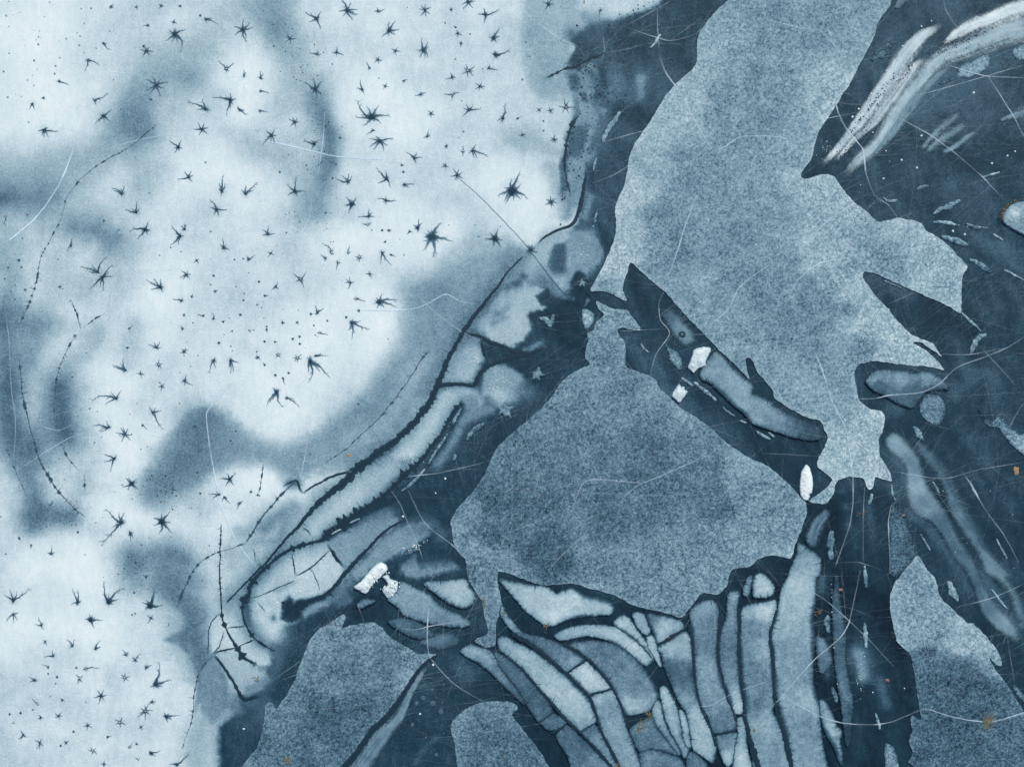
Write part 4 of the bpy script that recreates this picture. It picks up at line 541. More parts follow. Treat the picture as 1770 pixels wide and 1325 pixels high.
CE('stubby tooth-shaped plate with a white point, under the grey plank', P('23', '1398 1117 1460 1102 1528 1097 1522 1180 1498 1290 1462 1312 1424 1230 1404 1160'), '1250 1280 0.410|1255 1310 0.681', 3)
CE('tall bright splinter plate left of the broad upright', P('23', '1538 1002 1572 992 1588 1080 1598 1180 1640 1420 1512 1420 1522 1200 1542 1100'), '1280 1255 0.556|1285 1320 0.661', 3)
CE('tiny upright pale plate in the notch under the triangular sheet', P('23', '1577 158 1606 52 1634 42 1622 110 1606 168'), '1290 1010 0.515', 3)
CE('small white plate with soft edges in the notch under the triangular sheet', P('23', '1652 45 1700 22 1754 70 1785 120 1754 172 1650 172'), '1315 1010 0.681', 4)
CE('white plate with a combed lower edge by the snowy lumps', P('13', '1150 85 1300 70 1420 60 1450 110 1490 180 1440 245 1350 235 1230 160'), '750 1013 0.515|790 1015 0.681|800 1030 0.598', 5)
CE('grey feather-shaped plate stretching right from the snowy lumps', P('13', '900 190 950 150 990 78 1080 120 1170 160 1250 240 1360 292 1450 345 1420 375 1250 367 1100 332 1000 290 970 245'), '690 1020 0.515|740 1040 0.452|780 1065 0.410|800 1075 0.432', 4)
CE('dull oval plate under the grey feather-shaped one', P('13', '908 342 1000 325 1110 358 1210 430 1100 452 980 402'), '690 1075 0.286|730 1090 0.244', 3.5)
CE('dull rounded plate above the dark pool', P('13', '1200 422 1330 418 1390 460 1370 510 1250 542 1140 512 1100 480'), '760 1100 0.286|790 1110 0.223', 6)
CE('small half-moon plate beneath the long white block', TC('1208 705 1240 650 1310 636 1365 650 1300 685 1250 705'), '630 1040 0.369', 2.5)
CE('pale tongue plate with a combed lower edge, on the dark diagonal band', P('21', '1360 1110 1400 1085 1500 1190 1640 1312') + P('22', '1640 80 1754 128') + P('32', '80 170 200 240 300 275 375 312 385 370 300 385 150 352 0 302') + P('22', '1640 272 1580 205 1480 122 1360 5') + P('21', '1300 1262 1290 1222'), '1230 640 0.473|1250 660 0.473|1280 680 0.494|1310 715 0.494|1340 725 0.410|1370 740 0.306|1400 745 0.160', 5.8)
CE('grey soft-edged plate with a ring-shaped bubble, at the top of the dark diagonal band', P('21', '1015 830 1090 785 1180 868 1250 945 1262 1010 1215 1055 1160 1040 1100 980 1050 900'), '1150 545 0.202|1170 570 0.328|1190 585 0.348', 8)
CE('curved grey plate inside the dark hook right of the largest frost sheet', P('31', '690 1285 720 1235 760 1215 900 1203 1020 1230 1080 1215 1150 1235 1195 1265 1240 1330') + P('32', '1200 40 1080 70 1000 165 900 135 830 95 740 50 700 10'), '1510 650 0.452|1560 650 0.452|1600 650 0.410|1520 672 0.223|1580 680 0.244|1600 690 0.202', 5)
CE('long grey band plate, paler of the two leading to the lower right', P('32', '825 410 840 365 880 350 930 380 985 440 1040 510 1065 600 1110 720 1190 830 1260 950 1310 1060 1390 1170 1470 1325') + P('33', '1540 210 1620 290 1690 370 1718 450 1700 480 1640 440 1560 380 1480 290 1400 80 1350 -10') + P('32', '1280 1180 1220 1060 1140 940 1030 890 980 820 955 700 955 590 900 500 850 460'), '1550 765 0.450|1580 800 0.346|1585 840 0.470|1595 880 0.346|1630 910 0.262|1660 960 0.262|1690 1000 0.200|1710 1050 0.304|1740 1085 0.429|1755 1100 0.304', 7)
CE('dusky band plate running parallel outside the longer grey one', P('32', '1020 405 1070 420 1140 480 1210 580 1260 700 1330 850 1420 990 1470 1100 1560 1200 1650 1290') + P('33', '1640 60 1720 180 1760 280 1760 340 1700 330 1640 150 1560 50') + P('32', '1500 1290 1440 1150 1350 1020 1260 880 1220 740 1160 620 1080 530 1040 470'), '1600 770 0.242|1630 820 0.220|1650 870 0.304|1690 920 0.262|1720 980 0.346|1740 990 0.346|1760 1060 0.304', 8)
# ------------------------------------------------------------------ soft streaks of white in the dark ice: label, path, half widths, tone, lean (-1 sharp left .. 1 sharp right)
STREAKS = [
 ('broad white streak, left strand of the big arc', P('30', '385 1120 500 1000 640 830 760 670 860 530 960 370 1080 240 1220 165'), [4, 7, 11, 14, 16, 17, 12, 4], .74, -.6),
 ('brightest thin white streak, central strand of the big arc', P('30', '470 1090 600 950 735 830 850 680 950 540 1040 430 1105 385'), [4, 6, 6, 10, 12, 10, 3], .82, 0),
 ('broad soft streak, right strand of the big arc', P('30', '535 1195 640 1080 760 980 850 850 950 700 1060 540 1180 410 1300 350 1450 290 1600 225 1754 190 1900 160'), [5, 11, 14, 16, 20, 20, 16, 18, 22, 26, 28, 28], .64, -.2),
 ('white sharp-edged streak, outer strand of the arc at the right border', P('30', '1200 305 1290 235 1400 180 1520 140 1640 90 1754 55 1900 10'), [2, 9, 14, 16, 17, 18, 18], .85, -.5),
 ('thin strand on the inner flank of the big arc', P('30', '560 1010 700 850 820 700 930 560 1010 450'), [2, 5, 6, 5, 2], .66, 0),
 ('thin strand beneath the right strand of the big arc', P('30', '700 1080 830 940 930 800 1040 650 1160 520 1290 420'), [2, 6, 8, 9, 7, 3], .42, 0),
 ('feathered streak under the arc, nearest to it', P('30', '1060 1010 1150 900 1230 830 1330 760'), [3, 8, 9, 3], .40, 0),
 ('feathered streak under the arc, middle one of three', P('30', '1090 1030 1180 950 1270 890 1365 835'), [3, 8, 9, 3], .42, 0),
 ('feathered streak under the arc, farthest from it', P('30', '1200 1030 1290 985 1350 945 1430 885'), [3, 6, 7, 2], .38, 0),
 ('ragged streak at the right border below the arc', P('30', '1590 815 1660 785 1720 765 1800 740 1860 720'), [2, 5, 10, 12, 10], .42, 0),
 ('small smudged streak at the top border beside the largest sheet', P('30', '890 60 920 20 965 -20'), [3, 8, 8], .32, -.4),
 ('pale streak along the smooth crack by the lower left sheet', P('13', '1165 640 1110 720 1040 830 985 960 900 1060 800 1180 720 1290 640 1400'), [3, 6, 7, 10, 14, 17, 20, 24], .40, -.7),
 ('grey streak below the neck of the largest sheet, in dark ice', P('32', '435 855 410 900 360 960 330 1060 340 1120'), [6, 9, 14, 14, 6], .34, .5),
]
# ------------------------------------------------------------------ slivers: label, path, half width, tone
SLIVERS = [
 ('long frosted sliver, largest on the dark ice by the grass-fringed floe', P('31', '1140 155 1190 125 1260 95 1325 62'), 5, .46), ('slim pale sliver just below the largest one by the grass-fringed floe', P('31', '1140 212 1220 212 1320 235'), 3.5, .5),
 ('pale lens-shaped sliver near the right corner of the largest sheet', P('31', '1200 305 1260 325 1380 370'), 6, .4), ('grey frosted sliver off the right corner of the largest sheet', P('31', '1385 460 1450 490 1525 552'), 5, .34),
 ('thin bright sliver at the right border, halfway up', P('31', '1620 530 1680 562 1754 602'), 2.2, .5), ('thin stem of frost leading to the forked sliver', P('31', '1330 818 1400 885 1465 945'), 2.6, .46),
 ('broad forked sliver at the end of the thin frost stem', P('31', '1500 965 1450 985 1420 1030 1395 1095'), 5.5, .44), ('short frosted wedge above the two grey band plates', P('32', '1010 300 1040 340 1070 400'), 6, .4),
 ('bright thin sliver, uppermost along the outer crack of the grey bands', P('32', '1385 665 1410 720 1450 795'), 3, .46), ('glinting sliver between the two grey band plates', P('32', '1140 672 1160 710 1182 752'), 2.6, .5),
 ('hooked pale sliver left of the middle of the longer grey band', P('32', '1057 1025 1085 1070 1120 1135'), 2.4, .42), ('thin double sliver low on the outer crack of the grey bands', P('32', '1568 1055 1600 1120 1640 1190'), 2.2, .5),
 ('stout frosted sliver in the dark gap right of the longest upright', P('32', '460 1000 450 1080 455 1200'), 6.5, .38), ('small pale sliver beneath the foot of the largest sheet', P('32', '728 750 722 790 708 828'), 3.2, .46),
 ('curled thin sliver under the right foot of the largest sheet', P('32', '860 690 870 760 890 800'), 2.4, .46), ('upright sliver high in the dark ice left of the frost wedge', P('32', '678 1235 688 1325') + P('33', '690 120'), 4, .42),
 ('frosted sliver with a glinting core beside the ochre scrap', P('33', '425 300 425 360 437 420'), 5.5, .38), ('dagger-shaped sliver pointing down, in the dark ice of the right bottom', P('33', '678 352 685 420 690 525'), 4.5, .48),
 ('small outlined sliver beside the long tapering grey plate', P('33', '458 785 475 830 490 890'), 4.5, .34), ('little bright sliver low between the grey plate and the corner sheet', P('33', '752 962 768 1010 782 1072'), 3, .46),
 ('pale lens in the dark ice above the corner sheet', P('33', '1240 70 1270 140 1305 210'), 7, .40), ('bright double sliver in the crack near the right border', P('33', '1535 130 1580 190 1640 260'), 2.6, .5),
 ('squiggly tiny sliver on the dark tongue left of the frosted spindle', P('21', '888 1028 905 1060 942 1090'), 2.2, .42), ('small pale blade between the two white blocks', P('21', '1160 1255 1190 1280 1240 1312'), 3.5, .46),
 ('longest of the little slivers trailing beside the combed tongue', P('22', '1245 0 1320 60 1395 125'), 4, .46), ('little sliver midway in the trail beside the combed tongue', P('22', '1440 165 1460 190 1520 230'), 2, .48),
 ('little sliver low in the trail beside the combed tongue', P('22', '1555 258 1600 275'), 2, .48), ('last bright sliver of the trail beside the combed tongue', P('22', '1660 325 1710 362 1760 385'), 3, .46),
 ('bright frosted spindle in the dark channel near the top', P('20', '630 962 650 900 690 840 748 752'), 5, .56), ('white needle in the dark channel, highest of its slivers', P('20', '948 328 985 285 1020 232'), 2.6, .62),
 ('thin zigzag sliver lower in the dark channel', P('20', '567 1150 575 1100 590 1065'), 1.8, .46), ('faint dashed sliver at the bottom of the dark channel', P('21', '562 250 580 190 592 140'), 2.2, .42),
 ('pale triangular flake in the dark band beside the pale lobes', P('21', '205 855 255 870 275 900 300 830'), 5, .42), ('beaded frost strip along the lower end of the broad black crack', P('12', '990 735 1030 705 1080 660 1120 615 1150 580'), 3.4, .46),
 ('beaded frost strip along the middle of the broad black crack', P('12', '1170 555 1200 500 1250 420 1300 350'), 3, .44), ('beaded frost strip inside the hook of the broad black crack', P('12', '1330 290 1360 230 1395 175'), 3.4, .42),
 ('frosted lens in the dark band right of the bright tongue', P('12', '1425 395 1450 350 1500 310 1550 270'), 5, .38), ('tiny frosted lens in the dark band below the larger one', P('12', '1338 530 1355 485'), 3.4, .34),
 ('thin frost glint in the black crack, upper', P('12', '640 950 680 930 712 917'), 2, .5), ('short frost glint in the black crack, lower', P('12', '515 1028 550 1005 585 990'), 2, .52),
 ('small frosted hook of ice above the snowy lumps', P('12', '1010 1165 1060 1135 1110 1128'), 3.4, .38), ('short bright sliver beneath the big white arc', P('30', '1465 1195 1510 1185 1590 1160'), 2.2, .55),
 ('pale little sliver left of the glinting one under the arc', P('30', '1030 1275 1070 1262 1110 1252'), 3.6, .46), ('arrow-shaped flake left of the largest sliver on the right', P('31', '805 45 840 70 900 60'), 3, .42),
 ('knobbly pale flake below the grass-fringed floe', P('31', '1360 220 1420 245 1510 250'), 3.5, .32), ('small bright sliver right of the knobbly flake', P('31', '1545 290 1580 312 1610 332'), 2.6, .52),
 ('glinting dashed line in the dark pointed lens', P('31', '810 605 870 630 930 655'), 2.2, .36), ('frosted tear-shaped flake hanging below the lens of white ice by the foot', P('22', '1740 335 1754 345 1790 375'), 2, .44)]
# ------------------------------------------------------------------ white lumps standing a little proud of the ice
CHUNKS = [
 ('snow_block', 'white spindle-shaped block of snow ice, upright in the gap by the frost sheet', P('32', '285 555 310 580 328 660 325 740 305 755 310 772 295 795 265 790 245 750 243 670 255 600'), .96, .10),
 ('snow_block', 'white ragged block of snow ice lying across the dark diagonal band', P('21', '1300 1052 1352 1055 1357 1080 1332 1130 1332 1180 1280 1192 1242 1225 1205 1187 1225 1130 1245 1070'), .86, .10),
 ('snow_block', 'white square block of snow ice with a notched top edge', P('22', '1140 15 1160 35 1178 32 1184 55 1202 62 1190 85 1147 140 1118 115 1095 90'), .86, .10),
 ('snow_block', 'long white block of snow ice beside the curled lump', TC('1170 520 1230 470 1300 390 1360 320 1420 285 1470 300 1490 350 1440 410 1380 460 1330 530 1280 585 1220 550'), .95, .12),
 ('snow_lump', 'curled white lump of snow next to the long block', TC('1440 420 1490 400 1520 440 1590 470 1600 520 1560 600 1500 630 1460 590 1440 540 1490 500 1470 450'), .84, .10),
 ('ice_floe', 'round grey floe cut by the right border, fringed with orange grass', P('31', '1610 210 1608 180 1625 140 1650 105 1700 80 1754 72 1850 90 1850 330 1754 298 1700 270 1650 240'), .54, .12),
 ('frost_star', 'star-shaped frosted hole in dark ice below the forked crack', P('21', '205 1180 215 1215 240 1245 210 1250 205 1275 180 1262 152 1275 158 1245 148 1220 175 1215 185 1190'), .46, .03),
 ('frost_star', 'small star-shaped frost patch on the dark blot of the mottled head', P('21', '490 585 500 605 522 612 508 625 505 645 490 635 472 642 475 622 465 608 482 605'), .56, .03),
 ('frost_star', 'frosted star with pointed arms beside the bright tongue', P('12', '1690 130 1705 165 1750 160 1722 195 1732 250 1705 230 1680 235 1670 210 1640 220 1655 195 1640 170 1675 172'), .50, .03)]
# ------------------------------------------------------------------ hairline cracks filled with frost: width px, strength, path
HAIR = [(3.4, .75, P('00', '530 895 505 960 480 1050 440 1150 400 1240 345 1325') + P('01', '300 110 220 200 140 270 70 325 -20 372')), (2.6, .4, P('00', '650 1025 845 965 1000 930 1200 905')), (3, .6, P('10', '-40 925 200 975 430 1030 600 1060 900 1075')), (2.4, .5, P('10', '475 720 465 900 430 1180')), (2.6, .5, P('11', '385 30 370 170 300 300 180 325')),
 (2.8, .6, P('11', '700 800 900 805 1080 790 1200 740 1290 695 1390 745 1490 760')), (2.6, .6, P('12', '350 290 350 430 320 590 295 660')), (3.2, .6, P('02', '1570 0 1400 190 1390 230 1415 450 1450 640 1500 870 1600 1080 1730 1250')), (2, .35, P('02', '0 390 180 385')), (2.4, .5, P('02', '120 590 340 450 480 370 600 340')),
 (2.2, .5, P('02', '265 170 285 290 400 325 520 260')), (2, .45, P('01', '30 760 60 1000 75 1325') + P('02', '105 250 95 520')), (2.6, .55, P('20', '110 95 250 200 350 270 460 310 510 390')), (2.6, .55, P('20', '780 180 950 240 1080 275 1230 240 1310 190')), (2.6, .4, P('20', '1370 155 1510 140 1650 150')),
 (2.4, .5, P('20', '1000 0 1000 200 1010 360')), (3.4, .75, P('20', '1010 360 1050 480 1110 570 1200 720 1300 900 1370 1020')), (2, .4, P('20', '640 360 810 330 920 295')), (2.4, .5, P('20', '630 960 800 910 910 885 1060 870')), (2.6, .5, P('20', '1090 1045 1250 970 1310 940')), (2.8, .6, P('20', '1320 1050 1450 990 1560 925 1754 920 1900 940')),
 (2.2, .45, P('20', '560 1240 700 1180 830 1110 1000 1070')), (2.2, .45, P('20', '780 180 960 80 1110 0')), (2, .4, P('20', '1080 280 1200 190 1310 110')), (3.2, .7, P('21', '1265 30 1190 220 1150 350 1080 560')), (2.2, .45, P('21', '1110 590 1250 560')), (3, .65, P('21', '1760 490 1560 640 1470 800 1380 880 1330 960')),
 (2.2, .45, P('21', '740 945 900 935 1050 930')), (2.6, .55, P('21', '1040 680 1010 760 1020 870 1080 960 990 1100 950 1240')), (2.2, .4, P('21', '1240 970 1500 945 1650 880')), (3.2, .75, P('30', '480 570 490 720 550 860 640 970 670 1010 690 1170 750 1325')), (2.4, .45, P('30', '480 370 480 570')), (2.8, .6, P('30', '1210 -40 1220 50 1240 90 1300 190')),
 (2.8, .65, P('30', '1240 440 1420 495 1510 515 1754 525 1850 530')), (2.8, .65, P('30', '1510 515 1600 650 1690 800 1754 920 1850 1080')), (2.8, .6, P('30', '920 800 1120 910 1270 1020 1440 1160 1600 1325')), (2.6, .5, P('30', '0 130 250 190 380 210 530 380')), (2.2, .45, P('30', '500 695 690 710')), (2.2, .45, P('30', '280 830 660 750')),
 (2.4, .5, P('30', '1000 650 1200 600 1510 510 1754 440')), (2.8, .65, P('31', '730 0 770 50 840 95 900 180')), (2.2, .5, P('31', '690 130 770 50')), (3, .65, P('31', '540 110 400 230 260 370')), (3, .7, P('31', '540 455 400 480 320 520 230 600 175 700')), (3, .65, P('31', '330 1050 390 1200 430 1325') + P('32', '470 150 550 310 570 420 600 640 600 820 580 960 480 1250')),
 (2.8, .65, P('32', '640 115 750 110 840 90 1050 70 1180 10') + P('31', '1300 1190 1480 1120 1650 1050 1754 980')), (2.2, .45, P('31', '1200 1100 1400 1100 1640 1050')), (2.2, .45, P('31', '1460 1050 1700 1310')), (2.2, .45, P('31', '840 760 1030 680')), (2, .45, P('32', '0 480 200 490 380 500')), (2.6, .6, P('32', '1650 310 1700 220 1754 140')),
 (2.6, .55, P('32', '1330 590 1400 700 1500 870 1620 1030 1720 1220')), (2.4, .5, P('32', '680 700 670 900 670 1200')), (2.6, .55, P('32', '862 815 838 950 850 1200 850 1290')), (2, .4, P('32', '870 600 1200 650 1450 590 1754 540')), (2, .4, P('32', '480 1220 640 1215 800 1270')), (2.8, .6, P('33', '0 970 120 850 240 710 340 600 450 510 530 430 580 330 650 0')),
 (2.8, .65, P('33', '80 800 220 900 370 980 530 1025 700 1040 860 1020 1000 960')), (3, .75, P('33', '1000 960 1100 935 1250 980 1400 1010 1560 1015 1754 955 1850 920')), (2.4, .5, P('33', '230 90 400 190 520 290 700 460 880 650')), (2, .4, P('33', '500 240 600 260 720 310')), (2.8, .6, P('13', '1180 170 1165 400 1175 560 1240 660 1350 770 1500 860 1560 890')),
 (2.2, .5, P('13', '990 390 1070 400 1180 375 1440 330')), (2.2, .5, P('13', '690 220 740 350')), (2.2, .5, P('13', '120 740 310 610')), (2, .4, P('13', '180 740 370 670')), (2.4, .5, P('12', '890 690 980 820 1020 920 1100 1090 1140 1210')), (2.6, .55, P('12', '1030 720 1150 950 1350 1110 1400 1180')), (2.6, .55, P('12', '910 680 1050 635 1250 610 1550 540')),
 (2.4, .5, P('22', '550 970 600 930')), (2.6, .5, P('22', '260 1270 370 1150 470 1060')), (2.4, .45, P('22', '0 1010 170 950 290 890')), (2.4, .45, P('22', '220 570 170 740 135 800')), (2.8, .55, P('22', '430 850 490 690 570 655 900 680')), (2.8, .55, P('22', '760 790 860 700 1050 620 1300 510')),
 (2.4, .5, P('23', '1200 910 1350 910 1480 840 1610 790 1754 740')), (2, .4, P('23', '1290 710 1450 820')), (2, .45, P('23', '1610 740 1640 930')), (2.2, .5, P('11', '1000 870 1150 1000')), (2.2, .45, P('11', '1050 650 1230 830 1400 950 1560 1030')), (2.2, .45, P('33', '1290 250 1550 180 1754 90')), (2, .4, P('33', '1640 450 1690 750')), (2, .4, P('20', '620 150 640 360 560 470')), (2, .45, P('00', '840 720 940 880')),
 (2, .4, P('00', '720 910 870 1080')), (2.2, .45, P('00', '0 1180 70 1140 120 1020'))]
WEEDS = [('weed', 'ochre scrap of weed frozen at the top border by the dark channel', P('20', '505 18')[0], 4, 'weed', 6, 90), ('weed', 'ochre weed scrap on the neck beside the tail of the triangular sheet', P('13', '1540 230')[0], 8, 'weed', 14, 90), ('weed', 'thin ochre weed strand just below the tail of the triangular sheet', P('13', '1672 288')[0], 6, 'weed', 7, 30),
 ('weed', 'faint ochre weed tuft on the dark ice at the lower left', P('13', '25 735')[0], 9, 'weed', 10, 120), ('weed', 'spread ochre weed tuft on the lower left frost sheet by the bottom border', P('13', '235 1290')[0], 12, 'weed', 18, 140), ('weed', 'pale ochre weed tuft on the rounded bottom frost sheet', P('13', '1670 1270')[0], 6, 'weed', 9, 70),
 ('weed', 'ochre weed knot in the black rim of the white lens plate', P('23', '245 388')[0], 9, 'weed', 22, 70), ('weed', 'ochre weed clump in the dark pocket at the foot of the grey egg plate', P('23', '930 968')[0], 8, 'weed', 18, 10), ('weed', 'combed ochre weed smear across the squat plate', P('23', '885 1050')[0], 18, 'weed', 16, 40),
 ('weed', 'ochre weed wisp on the broad upright plate', P('23', '1655 1065')[0], 7, 'weed', 8, 70), ('weed', 'ochre weed scrap on the bottom border among the pale bands', P('23', '725 1318')[0], 10, 'weed', 14, 10), ('weed', 'orange-brown weed sprig in the dark gap by the longest upright', P('33', '358 288')[0], 9, 'orange', 9, 10),
 ('weed', 'big feathery ochre weed brush on the corner frost sheet', P('33', '1500 1020')[0], 18, 'weed', 40, 60), ('weed', 'tiny ochre weed bit in the short oblique gash of the kite plate', P('23', '1080 455')[0], 4, 'weed', 5, 35), ('weed', 'small ochre weed bit on the long tapering grey plate', P('33', '482 463')[0], 4, 'weed', 4, 5),
 ('leaf', 'golden leaf frozen in the dark ice near the right border', P('32', '1702 597')[0], 5, 'orange', 14, 100), ('leaf', 'tiny red-brown leaf beside the lower right dark ice strip', P('33', '832 740')[0], 2.5, 'pink', 4, 0), ('leaf', 'tiny red-brown leaf in the dark ice high beside the grey sliver plate', P('33', '516 130')[0], 2.5, 'pink', 4, 0), ('leaf', 'tiny pink leaf on the frost wedge', P('32', '940 897')[0], 2, 'pink', 4, 0),
 ('leaf', 'tiny ochre leaf on the grey ice left of the main crack', P('12', '635 493')[0], 3, 'orange', 5, 0), ('weed', 'thin yellow weed stalk on the dark diagonal band', P('21', '1115 1041')[0], 4, 'weed', 3, 0), ('weed', 'brownish weed smear under the foot of the largest sheet', P('32', '660 890')[0], 8, 'orange', 4, 25),
 ('grass_fringe', 'fringe of orange grass along the left side of the round floe', P('31', '1605 130')[0], 6, 'orange', 46, 180)]
BUBBLES = P('30', '1130 142 935 312 825 478 598 788 640 735 725 635 1062 180 735 893 1063 915 930 1078 1033 1130 808 1203 822 1017 1415 625 1693 1020 1642 1050 1538 1100') + P('31', '1275 270 1355 292') + P('33', '948 795 735 822') + P('03', '1642 1068') + P('13', '1115 967 1203 637 305 145 153 218') + P('21', '485 430 405 455') + P('12', '1220 748 1285 650 1000 905')
RINGS = P('13', '1090 895 1200 895 1255 950 1062 1040 1225 1240 1135 862') + P('21', '1165 965 380 690 345 495') + P('30', '1608 422') + P('20', '628 688')
# ------------------------------------------------------------------ build: the lake sheet
def axis(a, b, step):
    core = np.arange(a, b + .1, step); far = [30, 80, 200, 500, 1200, 4000, 20000, 120000]
    return np.concatenate([[a - f for f in far[::-1]], core, [core[-1] + f for f in far]])
gx, gy = axis(-70, 1840, 2.5), axis(-70, 1395, 2.5)
# star holes darken the ice round them a little: part of the sheet's own tone
import re
stars = []
for ln in STARS.strip().split('\n'):
    tl, body = ln.split(';')
    for item in body.split('|'):
        tk = item.split(); (x, y), = P(tl, tk[0] + ' ' + tk[1]); r = float(tk[2]); arms = []; hole = chunky = False
        for q in tk[3:]:
            if 'h' in q: hole = True
            if 'c' in q: chunky = True
            q = q.replace('h', '').replace('c', '')
            m = re.match(r'^i(\d+)$', q)
            if m:
                n = int(m.group(1)); a0 = R.uniform(0, 360)
                arms += [(a0 + 360 * k / n + R.uniform(-14, 14), r * R.uniform(.8, 1.35)) for k in range(n)]
            elif ':' in q: a, L = q.split(':'); arms.append((float(a), float(L)))
        if not arms:
            n = R.choice((3, 4, 5)); a0 = R.uniform(0, 360); arms = [(a0 + 360 * k / n + R.uniform(-20, 20), r * R.uniform(.5, 1.15)) for k in range(n)]
        elif len(arms) < 4:
            arms += [(R.uniform(0, 360), r * R.uniform(.45, .7)) for k in range(3)]
        stars.append(dict(x=x, y=y, r=r * KX, arms=[(math.radians(a), L * KX) for a, L in arms], hole=hole, chunky=chunky))
for s in stars:
    if s['r'] > 7: ST([(s['x'], s['y'])], s['r'] * .5, .42, .32, 0); ST([(s['x'], s['y'])], s['r'] * 1.5, .93, .16, 0)
for lab, ws, bead, hl, path in CRACKS:
    if max(ws) > 9: ST(path, max(ws) * 1.25, .16, .45, .15)
GX, GY = np.meshgrid(gx, gy)
LT = lake_tone(GX, GY)
LV = np.stack([wx(GX.ravel()), wy(GY.ravel()), np.zeros(GX.size)], 1)
ny, nx = GX.shape
i0 = (np.arange(ny - 1)[:, None] * nx + np.arange(nx - 1)[None, :]).ravel()
LF = np.stack([i0, i0 + nx, i0 + nx + 1, i0 + 1], 1)
lake = mesh_obj('lake_ice', LV, LF, M['lake'], attrs={'tone': LT.ravel()})
tag(lake, kind='structure')
def tone_at(x, y):
    x = np.asarray(x, float); y = np.asarray(y, float)
    i = np.clip(np.searchsorted(gx, x) - 1, 0, nx - 2); j = np.clip(np.searchsorted(gy, y) - 1, 0, ny - 2)
    u = np.clip((x - gx[i]) / (gx[i + 1] - gx[i]), 0, 1); v = np.clip((y - gy[j]) / (gy[j + 1] - gy[j]), 0, 1)
    return (LT[j, i] * (1 - u) + LT[j, i + 1] * u) * (1 - v) + (LT[j + 1, i] * (1 - u) + LT[j + 1, i + 1] * u) * v

# ------------------------------------------------------------------ flat plates with real thickness
HM = np.zeros((int(H0) // 2 + 80, int(W0) // 2 + 80), np.float32)       # highest top at each spot, so that lines lie on what carries them
hx, hy = np.meshgrid(np.arange(HM.shape[1]) * 2 - 80., np.arange(HM.shape[0]) * 2 - 80.)
def stamp(poly, z):
    a = np.array(poly); x0, y0 = a.min(0); x1, y1 = a.max(0)
    c0, c1 = max(0, int((x0 + 80) / 2) - 1), min(HM.shape[1], int((x1 + 80) / 2) + 2); r0, r1 = max(0, int((y0 + 80) / 2) - 1), min(HM.shape[0], int((y1 + 80) / 2) + 2)
    if c1 <= c0 or r1 <= r0: return
    q = inside(hx[r0:r1, c0:c1], hy[r0:r1, c0:c1], poly); sub = HM[r0:r1, c0:c1]; sub[q] = np.maximum(sub[q], z)
def height(x, y, spread=2):
    c = int((x + 80) / 2); r = int((y + 80) / 2)
    if not (0 <= c < HM.shape[1] and 0 <= r < HM.shape[0]): return 0.
    return float(HM[max(0, r - spread):r + spread + 1, max(0, c - spread):c + spread + 1].max())
def rough_outline(poly, step, amp, f, seed, curve=True, grow=0.):
    p = spline(poly, step, True) if curve else poly
    a = np.array(p); t = np.roll(a, -1, 0) - np.roll(a, 1, 0); L = np.hypot(t[:, 0], t[:, 1]) + 1e-6
    nrm = np.stack([t[:, 1] / L, -t[:, 0] / L], 1)
    d = (fbm(a[:, 0], a[:, 1], f, seed, 3) - .5) * 2 * amp
    if grow:
        x, y = a[:, 0], a[:, 1]; ar = float(np.sum(x * np.roll(y, -1) - np.roll(x, -1) * y)); d = d + grow * (1 if ar > 0 else -1)
    return [tuple(q) for q in a + nrm * d[:, None]]
